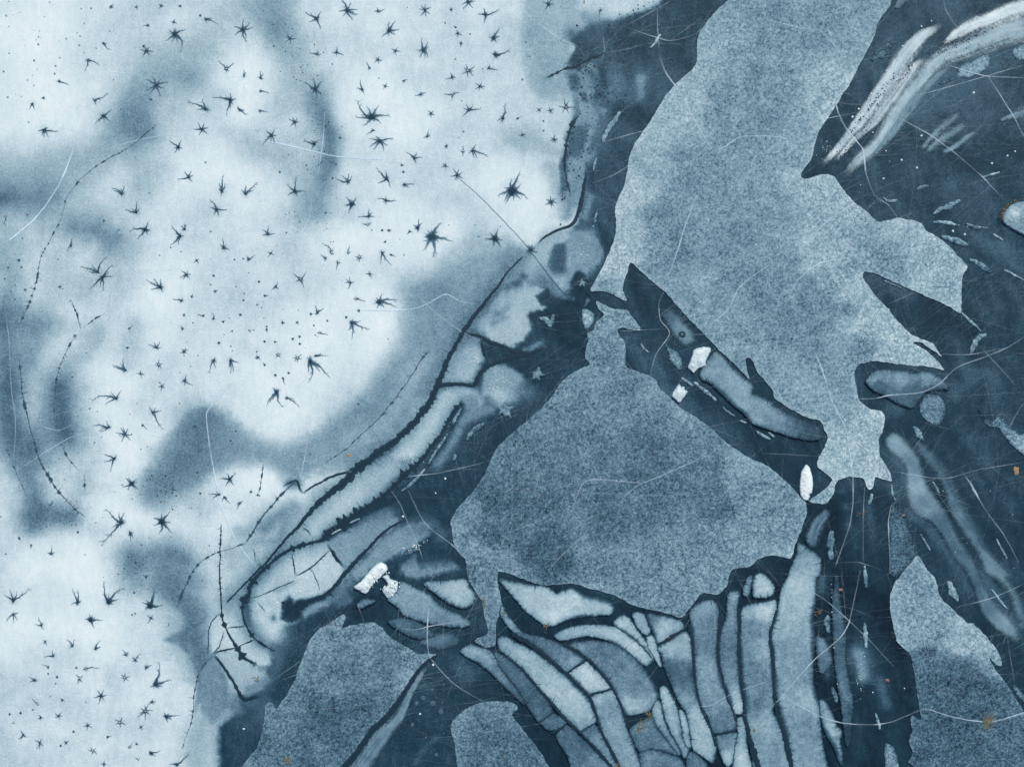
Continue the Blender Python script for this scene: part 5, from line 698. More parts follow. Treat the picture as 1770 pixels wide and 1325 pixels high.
def cdt_plate(name, poly, zt, sp, mat, fn, parent=None, off=(0, 0, 0), dome=0., zb=0.001, extra=None):
    a = np.array(poly); x0, y0 = a.min(0); x1, y1 = a.max(0)
    XX, YY = np.meshgrid(np.arange(x0, x1, sp), np.arange(y0, y1, sp)); XX = XX.copy(); XX[1::2] += sp / 2
    X, Y = XX.ravel(), YY.ravel(); X = X + rng.uniform(-.2, .2, X.shape) * sp; Y = Y + rng.uniform(-.2, .2, Y.shape) * sp
    k = inside(X, Y, poly); X, Y = X[k], Y[k]
    if len(X): k = segdist(X, Y, poly, True) > sp * .55; X, Y = X[k], Y[k]
    pts = [Vector(q) for q in poly] + [Vector((x, y)) for x, y in zip(X, Y)]
    n = len(poly)
    vs, es, fs, ov, oe, of = geometry.delaunay_2d_cdt(pts, [(i, (i + 1) % n) for i in range(n)], [], 1, 1e-4)
    V = np.array([(v[0], v[1]) for v in vs]); F = [tuple(f) for f in fs if len(f) == 3]
    d, s, L = segdist(V[:, 0], V[:, 1], poly, True, True)
    at = fn(V[:, 0], V[:, 1], d, s)
    z = zt + dome * smooth(0, 1, d / (d.max() + 1e-6)) + (dome * .5 * (fbm(V[:, 0], V[:, 1], .15, 40) - .5) if dome else 0)
    W = np.stack([wx(V[:, 0]) - off[0], wy(V[:, 1]) - off[1], z - off[2] + np.zeros(len(V))], 1)
    # skirt down to the ice
    cnt = {}
    for f in F:
        for i in range(3):
            e = (f[i], f[(i + 1) % 3]); cnt[e] = 1
    be = [e for e in cnt if (e[1], e[0]) not in cnt]
    F = [f[::-1] for f in F]
    bv = {}
    W = W.tolist(); at = {k: list(np.broadcast_to(v, (len(V),))) for k, v in at.items()}
    for e in be:
        for q in e:
            if q not in bv:
                bv[q] = len(W); W.append([W[q][0], W[q][1], zb - off[2]])
                for k in at: at[k].append(at[k][q])
        F.append((e[0], e[1], bv[e[1]], bv[e[0]]))
    stamp(poly, zt + dome)
    if extra:                                  # fine dark rim cracks, part of the plate's own surface
        for k in range(n):
            if R.random() > .34: continue
            j = (k + 1) % n; tx, ty = a[j] - a[k]; q = math.hypot(tx, ty) + 1e-6; tx /= q; ty /= q; mx, my = -ty, tx
            if not inside(np.array([a[k][0] + mx * 1.5]), np.array([a[k][1] + my * 1.5]), poly)[0]: mx, my = -mx, -my
            l = 2.0 + 14 * R.random() ** 6 * (extra / 3.5); h = R.uniform(.6, 1.15); b = len(W); sk = R.uniform(-.5, .5); z = zt + .0003
            W += [[wx(a[k][0] - tx * h), wy(a[k][1] - ty * h), z], [wx(a[k][0] + tx * h), wy(a[k][1] + ty * h), z], [wx(a[k][0] + (mx + tx * sk) * l), wy(a[k][1] + (my + ty * sk) * l), z]]; at['tone'] += [.06, .06, .2]
            up = (W[b + 1][0] - W[b][0]) * (W[b + 2][1] - W[b][1]) - (W[b + 1][1] - W[b][1]) * (W[b + 2][0] - W[b][0]) > 0
            F.append((b, b + 1, b + 2) if up else (b, b + 2, b + 1))
    # flip to face up if needed
    f = F[0]; A, B, C = [W[i] for i in f[:3]]
    if (B[0] - A[0]) * (C[1] - A[1]) - (B[1] - A[1]) * (C[0] - A[0]) < 0: F = [q[::-1] for q in F]
    return mesh_obj(name, W, F, mat, parent, at, smooth_faces=bool(dome))
def idw(x, y, spec, p=2.4):
    v = [nums(q) for q in spec.split('|')]; a = 0; b = 0
    for X, Y, t in v:
        w = 1 / (((x - X) ** 2 + (y - Y) ** 2) + 60) ** (p / 2); a = a + w * t; b = b + w
    return a / b
for i, (name, label, poly, tones, coarse) in enumerate(FROST):
    big = name == 'frost_sheet'
    op = rough_outline(poly, 3.5, 1.6 if big else 2.0, .16, 20 + i)
    def fn(x, y, d, s, tones=tones, coarse=coarse, big=big):
        wxx = (fbm(x, y, 1 / 26., 31) - .5) * 34; wyy = (fbm(x, y, 1 / 26., 33) - .5) * 34
        t = idw(x + wxx, y + wyy, tones, 5.0) + .16 * (fbm(x, y, 1 / 45., 35, 4) - .5)
        t = t + .05 * np.exp(-d / 9.) if big else t * (.55 + .45 * smooth(0, 5, d))
        c = np.zeros(x.shape)
        for q in (coarse.split('|') if coarse else []):
            cx, cy, cr = nums(q); c = np.maximum(c, smooth(1.1, .6, np.hypot(x + wxx - cx, y + wyy - cy) / cr))
        return {'tone': t, 'coarse': c}
    o = cdt_plate(name, op, .030 if big else .020, 4.5 if big else 3.2, M['frost'], fn)
    tag(o, label, 'frost sheet' if big else 'frost patch', 'rough frost sheets' if big else 'small frost patches')
for i, (name, label, poly, tones, edge, dark) in enumerate(CELLS):
    soft = edge >= 6; op = rough_outline(poly, 2.2, .4 if soft else 1.7, .33, 60 + i, grow=(4.5 if 'band plate' in label else 1.) if soft else 2.1)
    def fn(x, y, d, s, tones=tones, edge=edge, dark=dark, i=i):
        t = idw(x + (fbm(x, y, 1 / 20., 51) - .5) * 22, y + (fbm(x, y, 1 / 20., 52) - .5) * 22, tones, 3.4) + .12 * (fbm(x, y, 1 / 16., 55) - .5) + .10 * (fbm(d * 2.2, s * .10, .12, 57 + i, 3) - .5)
        comb = vnoise(s, s * 0 + i * 3.7, .30, 3) ** 2 * 1.3 + 2.6 * vnoise(s, s * 0 + i, .022, 5) ** 3
        t = t + (.24 * (vnoise(s, s * 0 + i * 1.3, .42, 8) - .5) * np.exp(-d / 6.) + .02 * np.exp(-((d - edge * 1.6) / (edge * 1.1)) ** 2)) * (0 if soft else 1)      # needles growing in from the rim
        t = t * (.80 + .24 * smooth(0, 13, d))
        w = smooth(.0, 1., d / (edge * .8 * (.3 + comb)))
        if soft: return {'tone': t * 1.12, 'cover': smooth(0, 1, d / (edge * (1.0 + .4 * comb))) * .96}
        return {'tone': dark * (1 - w) + t * w}
    o = cdt_plate(name, op, .036 + .0007 * i if not soft else .02 + .0004 * i, 2.6, M['feather' if soft else 'plate'], fn, extra=None if soft else edge)
    tag(o, label, 'ice plate', 'banded ice plates')
for i, (label, path, ws, tone, lean) in enumerate(STREAKS):
    p = spline(path, 4); a = np.array(p); t = np.gradient(a, axis=0); L = np.hypot(t[:, 0], t[:, 1]) + 1e-6
    nrm = np.stack([t[:, 1] / L, -t[:, 0] / L], 1); w = np.interp(np.linspace(0, 1, len(a)), np.linspace(0, 1, len(ws)), ws) * 1.1
    w = np.maximum(w, 1.0)
    jag = 1 + .25 * (vnoise(np.arange(len(a)), i, .5, 2) - .5)
    ol = [tuple(q) for q in a + nrm * (w * jag)[:, None]] + [tuple(q) for q in (a - nrm * (w / jag)[:, None])[::-1]]
    def fn(x, y, d, s, p=p, w=w, tone=tone, lean=lean, i=i):
        dd, ss, LL = segdist(x, y, p, False, True)
        ww = np.interp(ss / LL, np.linspace(0, 1, len(w)), w)
        q0 = np.clip(1 - dd / (ww + 1e-6), 0, 1)
        side = np.interp(ss / LL, np.linspace(0, 1, len(a)), np.arange(len(a))).astype(int)
        sg = np.sign((x - a[side, 0]) * nrm[side, 0] + (y - a[side, 1]) * nrm[side, 1])
        sharp = .82 - .55 * np.abs(lean) * (sg * lean < 0)
        fib = (vnoise(ss * .03, dd * sg * .42 + 40, 1., i) - .5) * .5 + (fbm(x, y, 1 / 9., 44) - .5) * .4
        q = smooth(0, 1, np.clip(q0 / sharp + fib * smooth(0, .35, q0), 0, 1)) * smooth(0, .10, ss / LL) * (smooth(1, .88, ss / LL))
        return {'tone': tone + fib * .35, 'cover': q}
    o = cdt_plate('frost_streak', ol, .012 + .002 * i, 3.0, M['feather'], fn); tag(o, label, 'frost streak', 'white streaks in the dark ice')
for i, (label, path, hw, tone) in enumerate(SLIVERS):
    p = spline(path, 3); hw *= .85; tone *= .9; a = np.array(p); t = np.gradient(a, axis=0); L = np.hypot(t[:, 0], t[:, 1]) + 1e-6
    nrm = np.stack([t[:, 1] / L, -t[:, 0] / L], 1); u = np.linspace(0, 1, len(a))
    w = hw * (np.sin(np.pi * np.clip(u * .94 + .03, 0, 1)) ** .6) * (.45 + .95 * vnoise(np.arange(len(a)), i, .75, 4)) + .25
    w2 = hw * (np.sin(np.pi * np.clip(u * .94 + .03, 0, 1)) ** .6) * (.45 + .95 * vnoise(np.arange(len(a)), i, .75, 9)) + .25
    ol = [tuple(q) for q in a + nrm * w[:, None]] + [tuple(q) for q in (a - nrm * w2[:, None])[::-1]]
    o = cdt_plate('ice_sliver', ol, .016, 2.6, M['frost'], lambda x, y, d, s: {'tone': tone + .5 * (fbm(x, y, 1 / 7., 14) - .5) + .02, 'coarse': x * 0}, dome=.008)
    tag(o, label, 'ice sliver', 'slivers frozen into the dark ice')
for i, (name, label, poly, tone, h) in enumerate(CHUNKS):
    op = rough_outline(poly, 2.0, 2.6 if name == 'frost_star' else 1.2, .33, 90 + i)
    def fn(x, y, d, s): return {'tone': tone - .25 * smooth(1.5, 0, d) + .12 * (fbm(x, y, 1 / 6., 12) - .5)}
    if name == 'ice_floe':
        fn = lambda x, y, d, s: {'tone': .50 + .28 * np.exp(-(((x - 1752) / 9) ** 2 + ((y - 370) / 11) ** 2)) - .12 * smooth(3, 0, d) + .1 * (fbm(x, y, 1 / 8., 12) - .5)}
    if name == 'frost_star':
        fn = lambda x, y, d, s: {'tone': tone * .86 - .14 * smooth(2.5, 0, d) + .3 * (fbm(x, y, 1 / 5., 12) - .5)}
    o = cdt_plate(name, op, h * .55, 2.4, M['snow'], fn, dome=h * .45); tag(o, label, {'snow_block': 'snow block', 'snow_lump': 'snow lump', 'ice_floe': 'ice floe', 'frost_star': 'frost star'}[name])

# ------------------------------------------------------------------ where things are, in words
PLACES = [(70, 90, 'in the top left corner'), (260, 60, 'right of the top left corner'), (170, 200, 'on the slope above the blue cloud'), (400, 60, 'by the top border, left part'), (420, 180, 'on the small lobe of four stars'), (340, 300, 'on the ridge left of the dark vertical cloud'),
 (600, 90, 'between the two top clouds'), (560, 180, 'along the dark vertical cloud'), (500, 290, 'left of the dark vertical cloud'), (730, 50, 'by the top border, middle part'), (790, 150, 'on the white field right of the top middle'), (650, 220, 'round the widest star'), (840, 60, 'beside the grey top strip'), (870, 180, 'near the dark channel'), (770, 260, 'above the straight grey crack'), (700, 320, 'left of the largest star'), (900, 320, 'round the largest star'),
 (240, 370, 'right of the beaded crack'), (380, 350, 'at the top of the big white field'), (160, 450, 'by the left grey clouds'), (300, 470, 'on the left of the big white field'), (420, 450, 'in the middle of the big white field'), (580, 430, 'under the long bright arc'), (660, 420, 'left of the curly-armed star'), (760, 410, 'round the curly-armed star'), (330, 560, 'on the lower left of the big white field'), (440, 590, 'on the low middle of the big white field'), (600, 540, 'on the right lobe of the big white field'), (530, 630, 'near the three-tailed star'),
 (230, 640, 'on the white strip beside the left clouds'), (200, 760, 'on the narrow white strip lower down'), (400, 830, 'on the small lobe above the furred crack'), (470, 690, 'on the lowest tip of the big white field'), (230, 900, 'on the pale saddle above the bottom lobe'), (60, 930, 'on the left border above the bottom lobe'), (50, 1040, 'on the upper left of the bottom lobe'), (170, 1040, 'along the top of the bottom lobe'), (270, 1050, 'on the upper right of the bottom lobe'), (60, 1170, 'on the left of the bottom lobe'), (150, 1150, 'in the middle of the bottom lobe'), (260, 1170, 'on the right of the bottom lobe'), (60, 1270, 'on the lower left of the bottom lobe'), (160, 1270, 'on the low middle of the bottom lobe'), (270, 1280, 'on the lower right of the bottom lobe'),
 (950, 30, 'at the top of the dark channel'), (960, 200, 'left of the dark channel'), (1010, 140, 'inside the speckled edge of the dark channel')]
PLACES2 = [(100, 300, 'over the upper left cloud'), (330, 250, 'on the white ridge at the left'), (60, 750, 'over the left clouds'), (420, 800, 'beside the small pale lobe'), (620, 250, 'on the upper white field'), (530, 380, 'on the lower white field'), (760, 540, 'on the grey ice left of the main crack'), (1080, 60, 'across the top of the dark channel'), (1000, 250, 'across the lower dark channel'), (940, 60, 'on the grey top strip'), (1220, 150, 'on the top of the largest sheet'), (1250, 350, 'in the middle of the largest sheet'), (1250, 550, 'low on the largest sheet'), (1370, 80, 'near the right edge of the largest sheet'), (1450, 450, 'on the right wing of the largest sheet'),
 (1450, 750, 'down the foot of the largest sheet'), (1480, 220, 'over the big white arc'), (1680, 130, 'in the upper right corner'), (1620, 330, 'under the big white arc'), (1640, 600, 'on the dark ice right of the largest sheet'), (1700, 850, 'over the grey band plates'), (1560, 800, 'on the dark ice under the foot'), (1140, 590, 'over the dark diagonal band'), (760, 880, 'on the dark band of the middle'), (960, 900, 'on the left of the triangular sheet'), (1150, 830, 'on the right of the triangular sheet'), (750, 1150, 'over the dark pool'), (500, 1170, 'beside the lower left sheet'), (1270, 1200, 'across the fan'), (1420, 1200, 'across the uprights'), (1650, 1200, 'on the corner sheet'), (1500, 1080, 'on the dark ice right of the fan')]
ORD = ['', 'second', 'third', 'fourth', 'fifth', 'sixth', 'seventh', 'eighth', 'ninth', 'tenth', 'eleventh', 'twelfth']
WORDN = ['no', 'one', 'two', 'three', 'four', 'five', 'six', 'seven', 'eight', 'nine', 'ten', 'eleven', 'twelve']
def place(x, y, pl=PLACES): return min(pl, key=lambda q: math.hypot(q[0] - x, q[1] - y))[2]
def sizeword(r): return 'huge' if r > 24 else 'big' if r > 16 else 'middling' if r > 10.5 else 'small' if r > 6.3 else 'tiny'
keys = {}
for s in stars:
    s['ext'] = max(s['r'], sum(sorted([l for a, l in s['arms']])[-2:]) / 2); s['pl'] = place(s['x'], s['y']); s['sz'] = sizeword(s['ext'])
    s['n'] = len(s['arms']); s['key'] = (s['sz'], s['pl']); keys.setdefault(s['key'], []).append(s)
for k, v in keys.items():
    v.sort(key=lambda s: s['x'])
    for i, s in enumerate(v):
        kind = 'dark star hole'; 
        if s['hole']: kind = 'star hole with a white core'
        elif s['chunky']: kind = 'blunt dark star hole'
        if len(v) == 1: rk = 'the only %s one' % k[0]
        elif i == len(v) - 1 and len(v) > 2: rk = 'rightmost %s one' % k[0]
        elif i == 0: rk = 'leftmost %s one' % k[0]
        elif len(v) == 2: rk = 'right %s one of two' % k[0]
        else: rk = '%s %s one from the left' % (ORD[i], k[0])
        s['label'] = ' '.join(('%s, %s %s' % (kind, rk, s['pl'])).split()[:16])

# ------------------------------------------------------------------ star holes: an open core with melt channels running out of it
def star(s):
    x, y, r = s['x'], s['y'], s['r']; big = s['ext'] > 10.5
    bg = float(tone_at(x, y)); dk = .07 + .10 * R.random() + (0 if big else .08)
    rc = max(1.7, r * (.26 if s['chunky'] else .17))
    root = None; off = (0, 0, 0)
    if big:
        root = empty('star_hole', x, y); off = (wx(x), wy(y), 0)
    V = []; F = []; T = []
    def add_arm(ang, L, w0, tip):
        """one tapering kinked channel with a few barbs"""
        n = max(3, int(L / 3)); b = len(V); cx, cy, a = x, y, ang; bend = R.uniform(-.10, .10); pts = []
        for k in range(n + 1):
            u = k / n; pts.append((cx, cy, a, w0 * ((1 - u) ** 1.25) + .42, u))
            a2 = a + R.uniform(-.33, .33); cx += math.cos(a2) * L / n; cy -= math.sin(a2) * L / n; a += bend
        for (px, py, pa, w, u) in pts:
            w *= R.uniform(.72, 1.25); sx, sy = math.sin(pa) * w, math.cos(pa) * w
            tn = dk + (tip - dk) * max(0, u - .15) ** .9 * .92
            V.extend([(px - sx, py - sy, .007), (px, py, .011), (px + sx, py + sy, .007)]); T.extend([tn + .10, tn, tn + .10])
        for k in range(n):
            o = b + 3 * k
            F.extend([(o, o + 1, o + 4, o + 3), (o + 1, o + 2, o + 5, o + 4)])
        if L > 9:
            for q in range(int(L / 5)):
                (px, py, pa, w, u) = pts[R.randint(1, n - 1)]; sa = pa + R.choice((-1, 1)) * R.uniform(.5, 1.2); l = L * R.uniform(.10, .26); o = len(V)
                tn = dk + (tip - dk) * u
                V.extend([(px + math.sin(sa) * .6, py + math.cos(sa) * .6, .008), (px - math.sin(sa) * .6, py - math.cos(sa) * .6, .008), (px + math.cos(sa) * l, py - math.sin(sa) * l, .008)])
                T.extend([tn, tn, tip]); F.append((o, o + 1, o + 2))
    def flush(name, parent):
        W = [(wx(a) - off[0], wy(b) - off[1], c) for a, b, c in V]
        fl = []
        for f in F:
            A, B, C = [W[i] for i in f[:3]]
            fl.append(f if (B[0] - A[0]) * (C[1] - A[1]) - (B[1] - A[1]) * (C[0] - A[0]) > 0 else f[::-1])
        o = mesh_obj(name, W, fl, M['dark'], parent, {'tone': np.clip(T, .02, 1)}, False)
        V.clear(); F.clear(); T.clear(); return o
    for (a, L) in s['arms']:
        add_arm(a, L, max(.8, rc * (.52 if L > r * .8 else .42)), bg * .86)
        if big: flush('arm', root)
    # short rays between the arms
    if r > 5:
        for k in range(int(4 + r / 3)): add_arm(R.uniform(0, 6.283), rc * R.uniform(1.2, 2.5), rc * .24, bg * .8)
    n = 22; b = len(V); V.append((x, y, .018)); T.append(dk * .7)
    ph = R.uniform(0, 6)
    for ring, z, tt in ((.62, .016, dk * .8), (1., .010, dk + .08), (1.3, .003, dk + .34 * (bg - dk) + .1)):
        for k in range(n):
            a = 6.2832 * k / n; sp = max([math.exp(-((math.remainder(a - q, 6.2832)) / .35) ** 2) for q, L in s['arms']] or [0])
            rr = rc * ring * (.78 + .5 * sp + .28 * (R.random() - .5)); V.append((x + math.cos(a) * rr, y - math.sin(a) * rr, z)); T.append(tt)
    for k in range(n):
        k2 = (k + 1) % n; F.append((b, b + 1 + k, b + 1 + k2))
        for ri in (0, 1): F.append((b + 1 + n * ri + k, b + 1 + n * ri + n + k, b + 1 + n * ri + n + k2, b + 1 + n * ri + k2))
    o = flush('core' if big else 'star_hole', root)
    if s['hole']: disc('bubble', x + R.uniform(-.3, .3) * rc, y - .1 * rc, max(1.1, rc * .42), .9, root if big else o, off, z=.021)
    t = root or o
    tag(t, s['label'], 'star hole', 'star-shaped melt holes in the white ice')
def disc(name, x, y, r, tone, parent, off=(0, 0, 0), z=.008, mat='snow'):
    n = 10; V = [(wx(x) - off[0], wy(y) - off[1], z + r * S * .25)]; F = []
    for ring, zz in ((.7, z + r * S * .16), (1., z - .006)):
        for k in range(n):
            a = 6.2832 * k / n; q = r * ring * R.uniform(.88, 1.12); V.append((wx(x + math.cos(a) * q) - off[0], wy(y - math.sin(a) * q) - off[1], zz))
    for k in range(n):
        k2 = (k + 1) % n; F += [(0, 1 + k, 1 + k2), (1 + k, 1 + n + k, 1 + n + k2, 1 + k2)]
    return mesh_obj(name, V, F, M[mat], parent, {'tone': [tone] * len(V)}, True)
for s in stars: star(s)
# specks: pin-prick holes
seen = {}
for ln in SPECKS.strip().split('\n'):
    tl, body = ln.split(';')
    for it in body.split('|'):
        (x, y), = P(tl, it); bgt = float(tone_at(x, y))
        o = disc('melt_speck', x, y, R.uniform(1.0, 2.1), min(.9, bgt) * R.uniform(.3, .75), None, z=.008, mat='dark')
        tag(o, 'tiny round dark pinhole ' + place(x, y), 'pinhole', 'pinholes in the white ice')

# ------------------------------------------------------------------ dark cracks
for ci, (label, ws, bead, hl, path) in enumerate(CRACKS):
    p = spline(path, 1.6); a = np.array(p); n = len(a); t = np.gradient(a, axis=0); L = np.hypot(t[:, 0], t[:, 1]) + 1e-6
    nr = np.stack([t[:, 1] / L, -t[:, 0] / L], 1); k = np.arange(n)
    w = np.interp(np.linspace(0, 1, n), np.linspace(0, 1, len(ws)), ws) / 2
    jag = vnoise(k, ci, .42, 1); jag2 = vnoise(k, ci + 50, .42, 2); wob = (fbm(k, k * 0 + ci, .12, 3) - .5) * (2.2 if bead > .15 else .8)
    if bead > .5:
        bd = vnoise(k, ci, .30, 6); bd = vnoise(k, ci, .5, 6) * .75 + vnoise(k, ci, .2, 9) * .25; f1 = np.clip(5.5 * (bd - .42), .28 + (1 - bead) * 1.0, 2.3); f2 = np.clip(f1 * (.6 + .8 * jag2), .13, 2.4)
    else:
        f1 = 1 + (jag - .5) * (.5 + bead); f2 = 1 + (jag2 - .5) * (.5 + bead)
    a = a + nr * wob[:, None]
    w = np.maximum(w, .45)
    bgt = tone_at(a[:, 0], a[:, 1]); V = []; T = []; F = []
    for i in range(n):
        z = .006 + height(a[i, 0], a[i, 1]); e = min(i, n - 1 - i) * 1.6
        fade = 1 - min(1, e / 12.) if max(ws) < 9 else 0
        gap = max(0., .6 - f1[i]) * 1.5 * bgt[i] if bead > .5 else 0
        tc = .05 + (.10 if max(ws) < 4 else 0) + gap * .45; tc = tc + (bgt[i] - tc) * min(.9, fade * .8)
        tc = tc if 'ruler' not in label else bgt[i] * .55
        te = tc + (.20 if max(ws) < 4 else .16) * max(.1, bgt[i])
        for q, tt, zz in ((w[i] * f1[i], te, 0), (0, tc, .004), (-w[i] * f2[i], te, 0)):
            V.append((wx(a[i, 0] + nr[i, 0] * q), wy(a[i, 1] + nr[i, 1] * q), z + zz)); T.append(tt)
    for i in range(n - 1):
        o = 3 * i; F += [(o, o + 3, o + 4, o + 1), (o + 1, o + 4, o + 5, o + 2)]
    if hl > 0:      # fine hairs standing out from both sides
        dens = .42 if max(ws) > 6 else .3
        for i in range(2, n - 2):
            if R.random() < dens and f1[i] > .3:
                sg = R.choice((-1, 1)); l = hl * R.random() ** 2.6 * 1.5 + 1.0; ww = w[i] * (f1[i] if sg > 0 else f2[i])
                d = nr[i] * sg + np.array([R.uniform(-.5, .5), R.uniform(-.5, .5)]); tt = t[i] / L[i]
                b = a[i] + nr[i] * sg * ww * .7; hw = R.uniform(.3, .65); o = len(V); z = .006 + height(b[0], b[1])
                e = b + d * (l + ww * .3)
                V += [(wx(b[0] - tt[0] * hw), wy(b[1] - tt[1] * hw), z), (wx(b[0] + tt[0] * hw), wy(b[1] + tt[1] * hw), z), (wx(e[0]), wy(e[1]), z)]
                T += [.12, .12, .12 + .5 * (float(tone_at(e[0], e[1])) - .12)]; F.append((o, o + 1, o + 2))
    fl = []
    for f in F:
        A, B, C = [V[i] for i in f[:3]]
        fl.append(f if (B[0] - A[0]) * (C[1] - A[1]) - (B[1] - A[1]) * (C[0] - A[0]) > 0 else f[::-1])
    o = mesh_obj('ice_crack', V, fl, M['dark'], None, {'tone': T}, False)
    tag(o, label, 'ice crack', 'dark cracks in the ice')

# ------------------------------------------------------------------ frost-filled hairlines
def hairline(path, w, alpha, V, F, A, seed):
    w *= .85
    p = spline(path, 5); a = np.array(p); n = len(a); t = np.gradient(a, axis=0); L = np.hypot(t[:, 0], t[:, 1]) + 1e-6
    nr = np.stack([t[:, 1] / L, -t[:, 0] / L], 1); k = np.arange(n); a = a + nr * ((fbm(k, k * 0 + seed, .2, 5) - .5) * 1.3)[:, None]
    b = len(V)
    for i in range(n):
        e = min(i, n - 1 - i) * 5; al = alpha * min(1, .15 + e / 45.) * (.45 + .9 * vnoise(i, seed, .22, 7)); z = .005 + height(a[i, 0], a[i, 1], 3); al *= (.20 + 1.0 * (.40 if z > .02 else float(tone_at(a[i, 0], a[i, 1]))))
        ww = w / 2 * (.7 + .5 * vnoise(i, seed, .4, 8))
        for q, f, zz in ((ww * 1.3, .25, 0), (ww * .45, 1, .003), (-ww * .45, 1, .003), (-ww * 1.3, .25, 0)):
            V.append((wx(a[i, 0] + nr[i, 0] * q), wy(a[i, 1] + nr[i, 1] * q), z + zz)); A.append(al * f)
    for i in range(n - 1):
        o = b + 4 * i
        for q in range(3): F.append((o + q, o + q + 4, o + q + 5, o + q + 1)[::-1])
byp = {}
for i, (w, al, path) in enumerate(HAIR):
    V, F, A = [], [], []; hairline(path, w * .80, min(1.3, al * 1.5), V, F, A, i)
    o = mesh_obj('hairline_crack', V, F, M['hair'], None, {'alpha': A}); m = path[len(path) // 2]
    a = np.array(path); ln = float(np.hypot(*np.diff(a, axis=0).T).sum()); byp.setdefault(place(m[0], m[1], PLACES2), []).append((-ln, i, o))
for pl, v in byp.items():
    v.sort()
    for i, (l, _, o) in enumerate(v):
        rk = 'only one' if len(v) == 1 else 'longest one' if i == 0 else 'shortest one' if i == len(v) - 1 else '%s longest one' % ORD[i]
        tag(o, 'frosted hairline crack, %s %s' % (rk, pl), 'hairline crack', 'frosted hairline cracks')
V, F, A = [], [], []
zones = [(1560, 200, 260, 200, 60), (1620, 650, 190, 300, 80), (1450, 1050, 180, 260, 60), (1060, 130, 110, 160, 34), (1000, 300, 70, 140, 16), (40, 320, 90, 50, 34), (60, 690, 110, 110, 40), (240, 250, 130, 80, 22), (760, 560, 120, 110, 46), (560, 790, 180, 60, 20), (860, 830, 110, 170, 40), (1130, 620, 100, 140, 26), (760, 1200, 130, 130, 30), (520, 300, 120, 120, 18), (960, 90, 60, 90, 20), (1300, 400, 200, 280, 44), (1080, 830, 240, 140, 30), (1650, 1200, 110, 130, 16), (1200, 1180, 260, 130, 30), (400, 500, 420, 480, 44), (1250, 350, 220, 300, 30), (860, 150, 90, 160, 16), (600, 1200, 120, 120, 10), (450, 1180, 50, 120, 12)]
for zx, zy, rx, ry, cnt in zones:
    for k in range(int(cnt * 1.9)):
        x, y = R.gauss(zx, rx * .5), R.gauss(zy, ry * .5); an = R.choice((R.uniform(0, 3.14), R.uniform(-.2, .9))); L = R.uniform(50, 300); c = R.uniform(-.0004, .0004); pts = []
        for q in range(6): pts.append((x, y)); x += math.cos(an) * L / 5; y -= math.sin(an) * L / 5; an += c * L
        hairline(pts, R.uniform(.9, 1.5), R.uniform(.05, .20), V, F, A, 200 + k + int(zx))
o = mesh_obj('fine_scratches', V, F, M['hair'], None, {'alpha': A}); tag(o, 'web of very fine pale scratches all over the dark and grey ice', 'scratches', None, 'stuff')

# ------------------------------------------------------------------ weeds, leaves, bubbles
for name, label, (x, y), r, mat, cnt, ang in WEEDS:
    V = []; F = []; fringe = name == 'grass_fringe'
    if name == 'leaf':
        b = math.radians(ang); m = 9
        z0 = height(x, y) + .008; V.append((wx(x), wy(y), z0 + .03))
        for k in range(2 * m):
            q = 6.2832 * k / (2 * m); rr = r * (1.25 * abs(math.cos(q)) + .55 * abs(math.sin(q))) * R.uniform(.8, 1.2)
            V.append((wx(x + rr * math.cos(q + b)), wy(y - rr * math.sin(q + b)), z0))
        F = [(0, 1 + k, 1 + (k + 1) % (2 * m)) for k in range(2 * m)]
    for k in range(0 if name == 'leaf' else cnt):
        if fringe:
            u = R.random(); pp = [(1733, 384), (1731, 372), (1734, 362), (1741, 354), (1752, 349), (1768, 346)]; q = u * 4.99; i = int(q); f = q - i
            px, py = pp[i][0] * (1 - f) + pp[i + 1][0] * f, pp[i][1] * (1 - f) + pp[i + 1][1] * f; a = math.radians(175 - u * 75 + R.uniform(-35, 35)); l = R.uniform(3, 9) * (1.1 - .7 * u)
            px += 1.5
        else:
            aa = math.radians(ang); d = R.gauss(0, r * .45); e = R.gauss(0, r * .2); px = x + math.cos(aa) * d - math.sin(aa) * e; py = y - math.sin(aa) * d - math.cos(aa) * e
            a = math.radians(ang + R.gauss(0, 35)); l = r * R.uniform(.35, .8)
        w = R.uniform(.3, .62); z = height(px, py) + .010; b = len(V); bend = R.uniform(-.5, .5); n = 4
        for j in range(n + 1):
            u = j / n; ww = w * (1 - .8 * u); V += [(wx(px - math.sin(a) * ww), wy(py - math.cos(a) * ww), z + .03 * math.sin(u * 3)), (wx(px), wy(py), z + .012 + .03 * math.sin(u * 3)), (wx(px + math.sin(a) * ww), wy(py + math.cos(a) * ww), z + .03 * math.sin(u * 3))]
            px += math.cos(a) * l / n; py -= math.sin(a) * l / n; a += bend / n
        for j in range(n): o = b + 3 * j; F += [(o, o + 1, o + 4, o + 3), (o + 1, o + 2, o + 5, o + 4)]
    o = mesh_obj(name, V, F, M[mat]); tag(o, label, {'weed': 'weed', 'leaf': 'leaf', 'grass_fringe': 'grass'}[name])
for x, y in BUBBLES:
    o = disc('air_bubble', x, y, R.uniform(1.1, 2.1), .88, None, z=.010 + height(x, y)); tag(o, 'tiny white air bubble frozen into the dark ice', 'air bubble', 'white bubbles in the dark ice')
